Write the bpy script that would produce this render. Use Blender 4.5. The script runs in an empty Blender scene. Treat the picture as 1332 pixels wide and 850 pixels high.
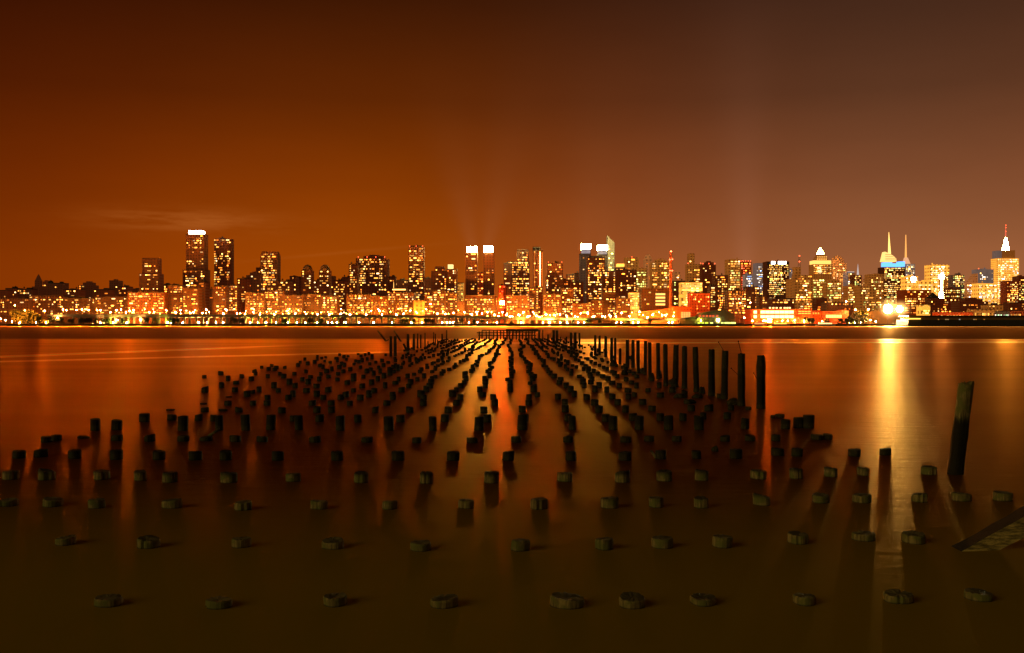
import bpy, math, random
from mathutils import Vector, Matrix
R = random.Random(7)
PI = math.pi
sc = bpy.context.scene
COL = sc.collection
F = 1295.0; H = 3.77; CX = 666.0; HY = 419.6; GZ = 2.4   # focal in photo px, eye height, centre, horizon, quay height

def at(x, y, D):            # photo reading -> place in the world at distance D
    return Vector(((x - CX) * D / F, D, H + (HY - y) * D / F))
def wl(y):                  # distance of a waterline
    return H * F / (y - HY)

# ---------------------------------------------------------------- object helpers
def tag(o, label=None, cat=None, group=None, kind=None):
    if label: o['label'] = label
    if cat: o['category'] = cat
    if group: o['group'] = group
    if kind: o['kind'] = kind
    return o
def empty(name, loc, label, cat, group=None, rz=0):
    o = bpy.data.objects.new(name, None); COL.objects.link(o)
    o.location = loc; o.rotation_euler = (0, 0, rz); o.empty_display_size = 1
    return tag(o, label, cat, group)
class MB:
    def __init__(s): s.v = []; s.f = []; s.sm = False
    def quad(s, *p):
        n = len(s.v); s.v += [tuple(q) for q in p]; s.f.append(tuple(range(n, n + len(p)))); return s
    def box(s, x0, x1, y0, y1, z0, z1):
        n = len(s.v)
        s.v += [(x0,y0,z0),(x1,y0,z0),(x1,y1,z0),(x0,y1,z0),(x0,y0,z1),(x1,y0,z1),(x1,y1,z1),(x0,y1,z1)]
        for q in ((0,3,2,1),(4,5,6,7),(0,1,5,4),(1,2,6,5),(2,3,7,6),(3,0,4,7)): s.f.append(tuple(n + i for i in q))
        return s
    def frus(s, a, b, z0, z1):   # rectangles a=(x0,x1,y0,y1) at z0, b at z1
        n = len(s.v)
        for (x0,x1,y0,y1), z in ((a, z0), (b, z1)):
            s.v += [(x0,y0,z),(x1,y0,z),(x1,y1,z),(x0,y1,z)]
        for q in ((0,3,2,1),(4,5,6,7),(0,1,5,4),(1,2,6,5),(2,3,7,6),(3,0,4,7)): s.f.append(tuple(n + i for i in q))
        return s
    def tube(s, p0, p1, r0, r1, seg=8):
        p0 = Vector(p0); p1 = Vector(p1); d = (p1 - p0).normalized()
        u = d.orthogonal().normalized(); w = d.cross(u); n = len(s.v)
        for p, r in ((p0, r0), (p1, r1)):
            for k in range(seg):
                a = 2 * PI * k / seg; s.v.append(tuple(p + u * r * math.cos(a) + w * r * math.sin(a)))
        for k in range(seg):
            k2 = (k + 1) % seg; s.f.append((n + k, n + k2, n + seg + k2, n + seg + k))
        s.f.append(tuple(n + seg + k for k in range(seg))); s.f.append(tuple(n + seg - 1 - k for k in range(seg)))
        return s
    def lathe(s, cx, cy, prof, seg=16, a0=0, a1=2*PI):
        n = len(s.v); full = abs(a1 - a0 - 2*PI) < 1e-6
        for r, z in prof:
            for k in range(seg):
                a = a0 + (a1 - a0) * k / (seg if full else seg - 1)
                s.v.append((cx + r * math.cos(a), cy + r * math.sin(a), z))
        for j in range(len(prof) - 1):
            for k in range(seg if full else seg - 1):
                k2 = (k + 1) % seg
                s.f.append((n + j*seg + k, n + j*seg + k2, n + (j+1)*seg + k2, n + (j+1)*seg + k))
        return s
    def prism(s, pts, y0, y1):    # outline in x,z pushed along y
        n = len(s.v); m = len(pts)
        s.v += [(x, y0, z) for x, z in pts] + [(x, y1, z) for x, z in pts]
        s.f.append(tuple(range(n, n + m))); s.f.append(tuple(n + 2*m - 1 - k for k in range(m)))
        for k in range(m):
            k2 = (k + 1) % m; s.f.append((n + k, n + m + k, n + m + k2, n + k2))
        return s
    def mesh(s, name, mat):
        me = bpy.data.meshes.new(name); me.from_pydata(s.v, [], s.f); me.update()
        if mat: me.materials.append(mat)
        return me
    def build(s, name, mat, parent=None):
        o = bpy.data.objects.new(name, s.mesh(name, mat)); COL.objects.link(o)
        if parent is not None: o.parent = parent
        return o

# ---------------------------------------------------------------- materials
def newmat(name):
    m = bpy.data.materials.new(name); m.use_nodes = True
    nt = m.node_tree; nt.nodes.clear(); return m, nt
def nd(nt, t, **kw):
    n = nt.nodes.new(t)
    for k, v in kw.items():
        if hasattr(n, k): setattr(n, k, v)
        else: n.inputs[k].default_value = v
    return n
def mth(nt, op, a, b=None, c=None, clamp=False):
    n = nt.nodes.new('ShaderNodeMath'); n.operation = op; n.use_clamp = clamp
    for i, q in enumerate((a, b, c)):
        if q is None: continue
        if isinstance(q, (int, float)): n.inputs[i].default_value = q
        else: nt.links.new(q, n.inputs[i])
    return n.outputs[0]
def mixc(nt, f, a, b, blend='MIX'):
    n = nt.nodes.new('ShaderNodeMix'); n.data_type = 'RGBA'; n.blend_type = blend
    for i, q in ((0, f), (6, a), (7, b)):
        if isinstance(q, (int, float)): n.inputs[i].default_value = q
        elif isinstance(q, tuple): n.inputs[i].default_value = (*q, 1)
        else: nt.links.new(q, n.inputs[i])
    return n.outputs[2]
def sstep(nt, v, a, b):
    n = nt.nodes.new('ShaderNodeMapRange'); n.interpolation_type = 'SMOOTHSTEP'
    if isinstance(v, (int, float)): n.inputs[0].default_value = v
    else: nt.links.new(v, n.inputs[0])
    n.inputs[1].default_value = a; n.inputs[2].default_value = b
    return n.outputs[0]
def gauss(nt, v, c, w):
    d = mth(nt, 'DIVIDE', mth(nt, 'SUBTRACT', v, c), w)
    return mth(nt, 'EXPONENT', mth(nt, 'MULTIPLY', mth(nt, 'MULTIPLY', d, d), -1.0))

def wall_mat(name, base, dark=0.35, glow=0.0, gcol=(1, .42, .12), px=3.2, pz=3.2):
    """masonry or glass facade with a grid of unlit windows and soot blotches"""
    m, nt = newmat(name); L = nt.links
    tc = nd(nt, 'ShaderNodeTexCoord'); sp = nd(nt, 'ShaderNodeSeparateXYZ'); L.new(tc.outputs['Object'], sp.inputs[0])
    h = mth(nt, 'ADD', sp.outputs[0], mth(nt, 'MULTIPLY', sp.outputs[1], 1.0))
    fx = mth(nt, 'FRACT', mth(nt, 'DIVIDE', h, px)); fz = mth(nt, 'FRACT', mth(nt, 'DIVIDE', sp.outputs[2], pz))
    wx = mth(nt, 'MULTIPLY', mth(nt, 'GREATER_THAN', fx, .28), mth(nt, 'LESS_THAN', fx, .74))
    wz = mth(nt, 'MULTIPLY', mth(nt, 'GREATER_THAN', fz, .3), mth(nt, 'LESS_THAN', fz, .78))
    win = mth(nt, 'MULTIPLY', wx, wz)
    ns = nd(nt, 'ShaderNodeTexNoise', Scale=.06, Detail=6.0); L.new(tc.outputs['Object'], ns.inputs['Vector'])
    c1 = mixc(nt, ns.outputs[0], tuple(k * .55 for k in base), tuple(min(1, k * 1.35) for k in base))
    c2 = mixc(nt, win, c1, tuple(k * dark for k in base))
    b = nd(nt, 'ShaderNodeBsdfPrincipled'); L.new(c2, b.inputs['Base Color'])
    L.new(mth(nt, 'SUBTRACT', .85, mth(nt, 'MULTIPLY', win, .5)), b.inputs['Roughness'])
    if glow:  # wall emits by itself, standing in for street glow and floodlighting
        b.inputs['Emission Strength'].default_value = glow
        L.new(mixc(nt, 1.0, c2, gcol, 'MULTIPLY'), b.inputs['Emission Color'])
    o = nd(nt, 'ShaderNodeOutputMaterial'); L.new(b.outputs[0], o.inputs[0]); return m
def plain(name, col, rough=.8, var=.3, scale=2.0, metal=0.0):
    m, nt = newmat(name); L = nt.links
    tc = nd(nt, 'ShaderNodeTexCoord')
    ns = nd(nt, 'ShaderNodeTexNoise', Scale=scale, Detail=5.0); L.new(tc.outputs['Object'], ns.inputs['Vector'])
    c = mixc(nt, ns.outputs[0], tuple(k * (1 - var) for k in col), tuple(k * (1 + var) for k in col))
    b = nd(nt, 'ShaderNodeBsdfPrincipled', Roughness=rough, Metallic=metal); L.new(c, b.inputs['Base Color'])
    o = nd(nt, 'ShaderNodeOutputMaterial'); L.new(b.outputs[0], o.inputs[0]); return m
_em = {}
def emit(col, s):
    k = (col, s)
    if k not in _em:
        m, nt = newmat('lit_glass'); e = nd(nt, 'ShaderNodeEmission'); e.inputs[0].default_value = (*col, 1); e.inputs[1].default_value = s
        o = nd(nt, 'ShaderNodeOutputMaterial'); nt.links.new(e.outputs[0], o.inputs[0]); _em[k] = m
    return _em[k]
W = {
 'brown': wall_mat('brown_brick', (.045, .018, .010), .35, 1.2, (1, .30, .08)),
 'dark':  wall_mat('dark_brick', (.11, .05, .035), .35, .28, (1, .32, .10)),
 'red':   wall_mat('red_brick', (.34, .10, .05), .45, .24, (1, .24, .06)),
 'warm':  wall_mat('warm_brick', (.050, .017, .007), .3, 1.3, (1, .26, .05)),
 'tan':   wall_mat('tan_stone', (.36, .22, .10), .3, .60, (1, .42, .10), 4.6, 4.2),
 'haze':  wall_mat('hazed_stone', (.45, .30, .19), .4, .65, (1, .42, .16), 6.5, 5.5),  # distant air haze put into the wall colour and emission
 'gold':  wall_mat('self_lit_gold_stone', (.55, .38, .16), .22, 2.3, (1, .55, .14), 8.5, 8.5),
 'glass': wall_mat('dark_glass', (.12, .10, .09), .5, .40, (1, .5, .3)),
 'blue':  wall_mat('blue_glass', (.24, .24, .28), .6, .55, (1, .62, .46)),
 'glow':  wall_mat('self_lit_brick', (.10, .030, .009), .3, 1.4, (1, .30, .04)),
 'fire':  wall_mat('self_lit_red_brick', (.36, .08, .025), .5, 1.2, (1, .22, .04)),
}
ROOF = plain('roofing', (.06, .04, .035))
STEEL = plain('dark_steel', (.08, .06, .05), .6)
CONC = plain('concrete', (.33, .28, .22), .85, .25, .4)

# ---------------------------------------------------------------- camera
cam = bpy.data.cameras.new('camera'); co = bpy.data.objects.new('camera', cam); COL.objects.link(co)
cam.sensor_width = 36; cam.lens = 36 * F / 1332; cam.clip_end = 30000; cam.clip_start = .1
co.location = (0, 0, H); co.rotation_euler = (math.radians(90) - math.atan((425 - HY) / F), 0, 0)
sc.camera = co
sc.view_settings.view_transform = 'Standard'; sc.view_settings.look = 'None'
sc.view_settings.exposure = 0; sc.view_settings.gamma = 1
cy = sc.cycles
cy.max_bounces = 5; cy.diffuse_bounces = 2; cy.glossy_bounces = 3; cy.transparent_max_bounces = 4
cy.caustics_reflective = False; cy.caustics_refractive = False; cy.sample_clamp_indirect = 3; cy.use_denoising = True
cy.use_light_tree = True

# ---------------------------------------------------------------- night sky
w = bpy.data.worlds.new('World'); sc.world = w; w.use_nodes = True
nt = w.node_tree; nt.nodes.clear(); L = nt.links
tc = nd(nt, 'ShaderNodeTexCoord'); sp = nd(nt, 'ShaderNodeSeparateXYZ'); L.new(tc.outputs['Generated'], sp.inputs[0])
x, y, z = sp.outputs
yy = mth(nt, 'MAXIMUM', y, .05)
u = mth(nt, 'DIVIDE', x, yy)                       # tangent of azimuth (-.51 .. .51 in view)
el = mth(nt, 'DIVIDE', mth(nt, 'MAXIMUM', z, 0.0), mth(nt, 'SQRT', mth(nt, 'ADD', mth(nt, 'MULTIPLY', x, x), mth(nt, 'MULTIPLY', y, y))))
def ramp(stops, fac):
    r = nd(nt, 'ShaderNodeValToRGB'); e = r.color_ramp.elements
    while len(e) < len(stops): e.new(.5)
    for i, (p, c) in enumerate(stops): e[i].position = p; e[i].color = (*c, 1)
    L.new(fac, r.inputs[0]); return r.outputs[0]
elr = mth(nt, 'MULTIPLY', el, 2.0)                 # ramp position = 2*tan(elevation)
left = ramp([(0, (.385, .070, .001)), (.12, (.345, .061, .001)), (.28, (.225, .038, .0008)), (.44, (.115, .0195, .001)), (.64, (.048, .0088, .0010)), (1, (.008, .0025, .0005))], elr)
right = ramp([(0, (.36, .125, .045)), (.12, (.315, .107, .038)), (.28, (.205, .067, .025)), (.44, (.105, .036, .0150)), (.64, (.052, .0190, .0095)), (1, (.010, .004, .002))], elr)
fr = sstep(nt, u, -.12, .40)
skyc = mixc(nt, fr, left, right)
# left edge falls off
edge = mth(nt, 'ADD', .62, mth(nt, 'MULTIPLY', sstep(nt, u, -.62, -.16), .38))
skyc = mixc(nt, 1.0, skyc, edge, 'MULTIPLY'); skyc = mixc(nt, sstep(nt, u, -.1, -.55), skyc, mixc(nt, 1.0, skyc, (1.0, .82, .8), 'MULTIPLY'))
# thin cloud
mp = nd(nt, 'ShaderNodeMapping'); L.new(tc.outputs['Generated'], mp.inputs[0]); mp.inputs[3].default_value = (2.5, 2.5, 9)
ns = nd(nt, 'ShaderNodeTexNoise', Scale=2.2, Detail=8.0, Roughness=.6); L.new(mp.outputs[0], ns.inputs['Vector'])
cl = mth(nt, 'ADD', .90, mth(nt, 'MULTIPLY', ns.outputs[0], .20))
skyc = mixc(nt, 1.0, skyc, cl, 'MULTIPLY')
mp2 = nd(nt, 'ShaderNodeMapping'); L.new(tc.outputs['Generated'], mp2.inputs[0]); mp2.inputs[3].default_value = (14, 14, 110)
ns2 = nd(nt, 'ShaderNodeTexNoise', Scale=1.0, Detail=7.0, Roughness=.6); L.new(mp2.outputs[0], ns2.inputs['Vector'])
band = mth(nt, 'MULTIPLY', mth(nt, 'MULTIPLY', gauss(nt, u, -.325, .085), gauss(nt, el, .097, .010)), sstep(nt, ns2.outputs[0], .30, .65))
wisp = mth(nt, 'MULTIPLY', gauss(nt, mth(nt, 'SUBTRACT', el, mth(nt, 'MULTIPLY', u, .10)), .086, .0016), mth(nt, 'MULTIPLY', gauss(nt, u, -.17, .09), .6))
skyc = mixc(nt, mth(nt, 'ADD', mth(nt, 'MULTIPLY', band, .5), mth(nt, 'MULTIPLY', wisp, .2), clamp=True), skyc, (.48, .13, .02))
# searchlight haze above the lit crowns, and the pale column over midtown
def beam(c, e0, w0, w1, amt, top, tilt=0.0):
    t = mth(nt, 'MAXIMUM', mth(nt, 'SUBTRACT', el, e0), 0.0)
    wd = mth(nt, 'ADD', w0, mth(nt, 'MULTIPLY', t, w1))
    d = mth(nt, 'DIVIDE', mth(nt, 'SUBTRACT', mth(nt, 'SUBTRACT', u, c), mth(nt, 'MULTIPLY', t, tilt)), wd)
    g = mth(nt, 'EXPONENT', mth(nt, 'MULTIPLY', mth(nt, 'MULTIPLY', d, d), -1.0))
    fade = mth(nt, 'EXPONENT', mth(nt, 'MULTIPLY', t, -top))
    return mth(nt, 'MULTIPLY', mth(nt, 'MULTIPLY', g, fade), mth(nt, 'MULTIPLY', sstep(nt, el, e0 - .02, e0 + .004), amt))
b1 = mth(nt, 'ADD', beam(-.041, .080, .006, .18, .055, 15, -.20), beam(-.024, .080, .006, .18, .055, 15, .20))
b1 = mth(nt, 'ADD', b1, mth(nt, 'ADD', beam(.075, .078, .006, .16, .025, 14), beam(.092, .078, .006, .16, .02, 14)))
b2 = beam(.234, .050, .008, .12, .065, 8.5)
skyc = mixc(nt, b1, skyc, (.60, .28, .12))
skyc = mixc(nt, b2, skyc, (.80, .36, .22))
# behind the viewer the sky is dark
back = sstep(nt, y, -.25, .45)
skyc = mixc(nt, back, (.010, .0065, .0020), skyc)
bg = nd(nt, 'ShaderNodeBackground'); L.new(skyc, bg.inputs[0]); bg.inputs[1].default_value = 1.0
wo = nd(nt, 'ShaderNodeOutputWorld'); L.new(bg.outputs[0], wo.inputs[0])

sun = bpy.data.lights.new('sun', 'SUN'); so = bpy.data.objects.new('sun', sun); COL.objects.link(so)
sun.energy = .38; sun.angle = math.radians(40); sun.color = (1, .74, .26)
so.rotation_euler = Vector((-.85, -.55, .34)).to_track_quat('Z', 'Y').to_euler()

# ---------------------------------------------------------------- water
m, nt = newmat('river_water'); L = nt.links
ge = nd(nt, 'ShaderNodeNewGeometry'); sp = nd(nt, 'ShaderNodeSeparateXYZ'); L.new(ge.outputs['Position'], sp.inputs[0])
px_, py_, _z = sp.outputs
wob = nd(nt, 'ShaderNodeTexNoise', Scale=.012, Detail=3.0); L.new(ge.outputs['Position'], wob.inputs['Vector'])
pyw = mth(nt, 'ADD', py_, mth(nt, 'MULTIPLY', mth(nt, 'SUBTRACT', wob.outputs[0], .5), 4.0))
ruf = mth(nt, 'MULTIPLY', sstep(nt, pyw, 214, 240), mth(nt, 'SUBTRACT', 1.0, sstep(nt, py_, 800, 960)))
rough = mth(nt, 'ADD', .300, mth(nt, 'MULTIPLY', ruf, .18))
# calm slicks drifting across, painted as a brighter reflection
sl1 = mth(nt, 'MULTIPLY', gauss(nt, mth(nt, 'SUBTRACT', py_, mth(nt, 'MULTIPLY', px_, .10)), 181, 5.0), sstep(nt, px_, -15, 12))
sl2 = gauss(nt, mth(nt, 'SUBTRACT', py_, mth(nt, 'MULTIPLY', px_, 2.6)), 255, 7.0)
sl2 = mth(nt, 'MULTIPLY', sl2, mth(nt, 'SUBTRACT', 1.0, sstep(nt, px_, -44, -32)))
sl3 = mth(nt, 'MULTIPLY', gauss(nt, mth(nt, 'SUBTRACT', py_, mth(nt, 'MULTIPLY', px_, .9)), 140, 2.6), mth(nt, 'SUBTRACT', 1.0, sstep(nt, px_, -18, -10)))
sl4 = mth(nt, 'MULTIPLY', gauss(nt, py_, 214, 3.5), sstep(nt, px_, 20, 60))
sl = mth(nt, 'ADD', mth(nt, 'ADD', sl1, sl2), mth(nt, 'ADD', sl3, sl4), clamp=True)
st = nd(nt, 'ShaderNodeTexNoise', Scale=1.0, Detail=4.0); mps = nd(nt, 'ShaderNodeMapping'); mps.inputs[3].default_value = (.010, .11, 1)
L.new(ge.outputs['Position'], mps.inputs[0]); L.new(mps.outputs[0], st.inputs['Vector'])
rough = mth(nt, 'ADD', rough, mth(nt, 'MULTIPLY', sstep(nt, st.outputs[0], .4, .8), .05))
rough = mth(nt, 'MAXIMUM', rough, .295)
# ripples
mpr = nd(nt, 'ShaderNodeMapping'); mpr.inputs[3].default_value = (.55, 2.0, 1); L.new(ge.outputs['Position'], mpr.inputs[0])
rp = nd(nt, 'ShaderNodeTexNoise', Scale=1.0, Detail=9.0, Roughness=.62); L.new(mpr.outputs[0], rp.inputs['Vector'])
bp = nd(nt, 'ShaderNodeBump', Distance=.17); L.new(rp.outputs[0], bp.inputs['Height'])
L.new(mth(nt, 'MULTIPLY', mth(nt, 'SUBTRACT', 1.0, sstep(nt, py_, 30, 230)), .9), bp.inputs['Strength'])
gl = nd(nt, 'ShaderNodeBsdfGlossy'); gl.distribution = 'GGX'; gl.inputs['Anisotropy'].default_value = -.20; tv = nd(nt, 'ShaderNodeCombineXYZ'); tv.inputs[0].default_value = 1; L.new(tv.outputs[0], gl.inputs['Tangent']); L.new(rough, gl.inputs['Roughness']); L.new(bp.outputs[0], gl.inputs['Normal'])
gcol = mixc(nt, ruf, (1, .47, .14), (.36, .155, .05)); gcol = mixc(nt, mth(nt, 'MULTIPLY', sl, .85), gcol, (2.2, 1.5, .75)); gcol = mixc(nt, 1.0, gcol, mth(nt, 'ADD', .72, mth(nt, 'MULTIPLY', st.outputs[0], .56)), 'MULTIPLY'); L.new(gcol, gl.inputs['Color'])  # reflection colour dimmed on the ruffled far band, boosted along the slicks
df = nd(nt, 'ShaderNodeBsdfDiffuse'); L.new(mixc(nt, sstep(nt, py_, 12.5, 27), (.38, .245, .006), (.12, .035, .003)), df.inputs[0])  # near water painted brighter and olive, standing in for light from the shore
fz = nd(nt, 'ShaderNodeFresnel', IOR=1.34)
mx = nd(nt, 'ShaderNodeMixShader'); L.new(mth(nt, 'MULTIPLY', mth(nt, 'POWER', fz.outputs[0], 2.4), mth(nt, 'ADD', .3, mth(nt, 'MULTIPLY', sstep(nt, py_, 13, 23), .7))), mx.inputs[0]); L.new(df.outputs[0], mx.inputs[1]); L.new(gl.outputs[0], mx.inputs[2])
o = nd(nt, 'ShaderNodeOutputMaterial'); L.new(mx.outputs[0], o.inputs[0])
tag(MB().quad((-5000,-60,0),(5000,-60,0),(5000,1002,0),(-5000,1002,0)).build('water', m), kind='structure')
tag(MB().box(-5000, 5000, 1000, 12000, -2, GZ).build('ground', plain('dark_ground', (.06, .045, .03), .9, .3, .05)), kind='structure')

# ---------------------------------------------------------------- old pier piles
def wood(nm, mul, t0, t1):
    m, nt = newmat(nm); L = nt.links
    tc = nd(nt, 'ShaderNodeTexCoord'); ge = nd(nt, 'ShaderNodeNewGeometry')
    sp = nd(nt, 'ShaderNodeSeparateXYZ'); L.new(ge.outputs['Position'], sp.inputs[0])
    sn = nd(nt, 'ShaderNodeSeparateXYZ'); L.new(ge.outputs['Normal'], sn.inputs[0])
    mp = nd(nt, 'ShaderNodeMapping'); mp.inputs[3].default_value = (14, 14, 1.4); L.new(ge.outputs['Position'], mp.inputs[0])
    gr = nd(nt, 'ShaderNodeTexNoise', Scale=1.5, Detail=8.0, Roughness=.7); L.new(mp.outputs[0], gr.inputs['Vector'])
    bl = nd(nt, 'ShaderNodeTexNoise', Scale=5.0, Detail=5.0); L.new(ge.outputs['Position'], bl.inputs['Vector'])
    grc = sstep(nt, gr.outputs[0], .36, .66)
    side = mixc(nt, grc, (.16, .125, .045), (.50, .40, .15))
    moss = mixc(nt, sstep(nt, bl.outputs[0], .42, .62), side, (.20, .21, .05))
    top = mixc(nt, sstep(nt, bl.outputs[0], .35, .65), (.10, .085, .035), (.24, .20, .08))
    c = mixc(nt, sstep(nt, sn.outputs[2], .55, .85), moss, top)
    hz = mth(nt, 'ADD', sp.outputs[2], mth(nt, 'MULTIPLY', mth(nt, 'SUBTRACT', gr.outputs[0], .5), .5))
    wet = mth(nt, 'SUBTRACT', 1.0, sstep(nt, sp.outputs[2], -.01, .03))
    tide = mth(nt, 'MULTIPLY', sstep(nt, hz, t0, t1), mth(nt, 'SUBTRACT', 1.0, sstep(nt, hz, 1.25, 1.5)))
    c = mixc(nt, mth(nt, 'MAXIMUM', wet, tide), c, (.018, .014, .007)); c = mixc(nt, 1.0, c, (mul, mul*.95, mul*.9), 'MULTIPLY')
    far = sstep(nt, sp.outputs[2], .12, .24)  # higher wood painted darker, standing in for light fading over the outer rows
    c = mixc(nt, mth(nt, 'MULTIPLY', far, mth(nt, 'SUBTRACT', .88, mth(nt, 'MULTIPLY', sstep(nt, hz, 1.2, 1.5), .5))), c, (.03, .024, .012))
    bp = nd(nt, 'ShaderNodeBump', Strength=.8, Distance=.02); L.new(gr.outputs[0], bp.inputs['Height'])
    b = nd(nt, 'ShaderNodeBsdfPrincipled', Roughness=.8); L.new(c, b.inputs['Base Color']); L.new(bp.outputs[0], b.inputs['Normal'])
    b.inputs['Specular IOR Level'].default_value = .25
    o = nd(nt, 'ShaderNodeOutputMaterial'); L.new(b.outputs[0], o.inputs[0])
    return m
WOOD = wood('weathered_pile_wood', 1.0, .26, .42); WOODL = wood('tidal_pile_wood', 1.7, -.5, -.3); WOODD = wood('shade_painted_wood', .22, .2, .4)  # last one is a dark copy, with the outer rows' shade in its colour
IRON = plain('rusty_iron', (.07, .03, .015), .7)

def pile(mb, X, Y, r, zt, tiltx=0.0, tilty=0.0, seg=14, rnd=R, detail=1, z0=-.8, flare=0.0):
    """one timber pile: irregular round, chewed top edge, checked end grain"""
    n = len(mb.v); w1, w2 = rnd.uniform(0, 6.28), rnd.uniform(0, 6.28)
    prof = [1 + .05*math.sin(2*(2*PI*k/seg) + w1) + .03*math.sin(3*(2*PI*k/seg) + w2) + rnd.uniform(-.018, .018) for k in range(seg)]
    if detail > 1:
        for _ in range(rnd.randint(0, 3)): prof[rnd.randrange(seg)] *= rnd.uniform(.80, .90)
    slope = rnd.uniform(-.12, .12) * (2.5 if rnd.random() < .25 and zt > .15 else 1); sa = rnd.uniform(0, 2*PI)
    rings = [z0, 0.0] + ([zt * .5] if detail > 1 or zt > .8 else []) + [zt - min(.03, zt * .2), zt]
    if zt > 1.2: rings[2:3] = [zt * k for k in (.2, .4, .6, .8)]
    J0 = len(rings) - 1
    for j, zz in enumerate(rings):
        last = j == len(rings) - 1
        rr = r * (1 + flare * (1 - zz / zt if zz > 0 else 1)) * (rnd.uniform(.95, 1.05) if 1 < j < len(rings) - 1 and zt > .8 else 1) * (.93 if last else 1)
        for k in range(seg):
            a = 2 * PI * k / seg; q = prof[k]
            dz = (slope * r * math.cos(a - sa) + rnd.uniform(-.008, .006)) if j >= len(rings) - 2 else 0
            if last and detail > 1 and q < .88: dz -= .02
            if last and zt > 1.2: dz += rnd.choice((0, -.03, -.09, .04, .02))
            if zt > 1.2 and 1 < j < J0: rr *= rnd.uniform(.97, 1.02)
            mb.v.append((X + rr * q * math.cos(a) + tiltx * zz, Y + rr * q * math.sin(a) + tilty * zz, zz + dz))
    J = len(rings)
    for j in range(J - 1):
        for k in range(seg):
            k2 = (k + 1) % seg; mb.f.append((n + j*seg + k, n + j*seg + k2, n + (j+1)*seg + k2, n + (j+1)*seg + k))
    # end grain: inner ring and sunk heart, with wedge-shaped checks
    t = n + (J - 1) * seg; i0 = len(mb.v)
    for k in range(seg):
        a = 2 * PI * k / seg; v = mb.v[t + k]; cx_, cy_ = X + tiltx * zt, Y + tilty * zt
        f = .55; mb.v.append((cx_ + (v[0]-cx_) * f, cy_ + (v[1]-cy_) * f, zt + rnd.uniform(-.014, .004)))
    ci = len(mb.v); mb.v.append((X + tiltx * zt, Y + tilty * zt, zt - .012))
    for k in range(seg):
        k2 = (k + 1) % seg; mb.f.append((t + k, t + k2, i0 + k2, i0 + k)); mb.f.append((i0 + k, i0 + k2, ci))

ORD = ['first','second','third','fourth','fifth','sixth','seventh','eighth','ninth','tenth','eleventh','twelfth','thirteenth','fourteenth','fifteenth','sixteenth','seventeenth','eighteenth','nineteenth','twentieth','twenty first','twenty second','twenty third','twenty fourth','twenty fifth','twenty sixth','twenty seventh','twenty eighth','twenty ninth','thirtieth']
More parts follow.
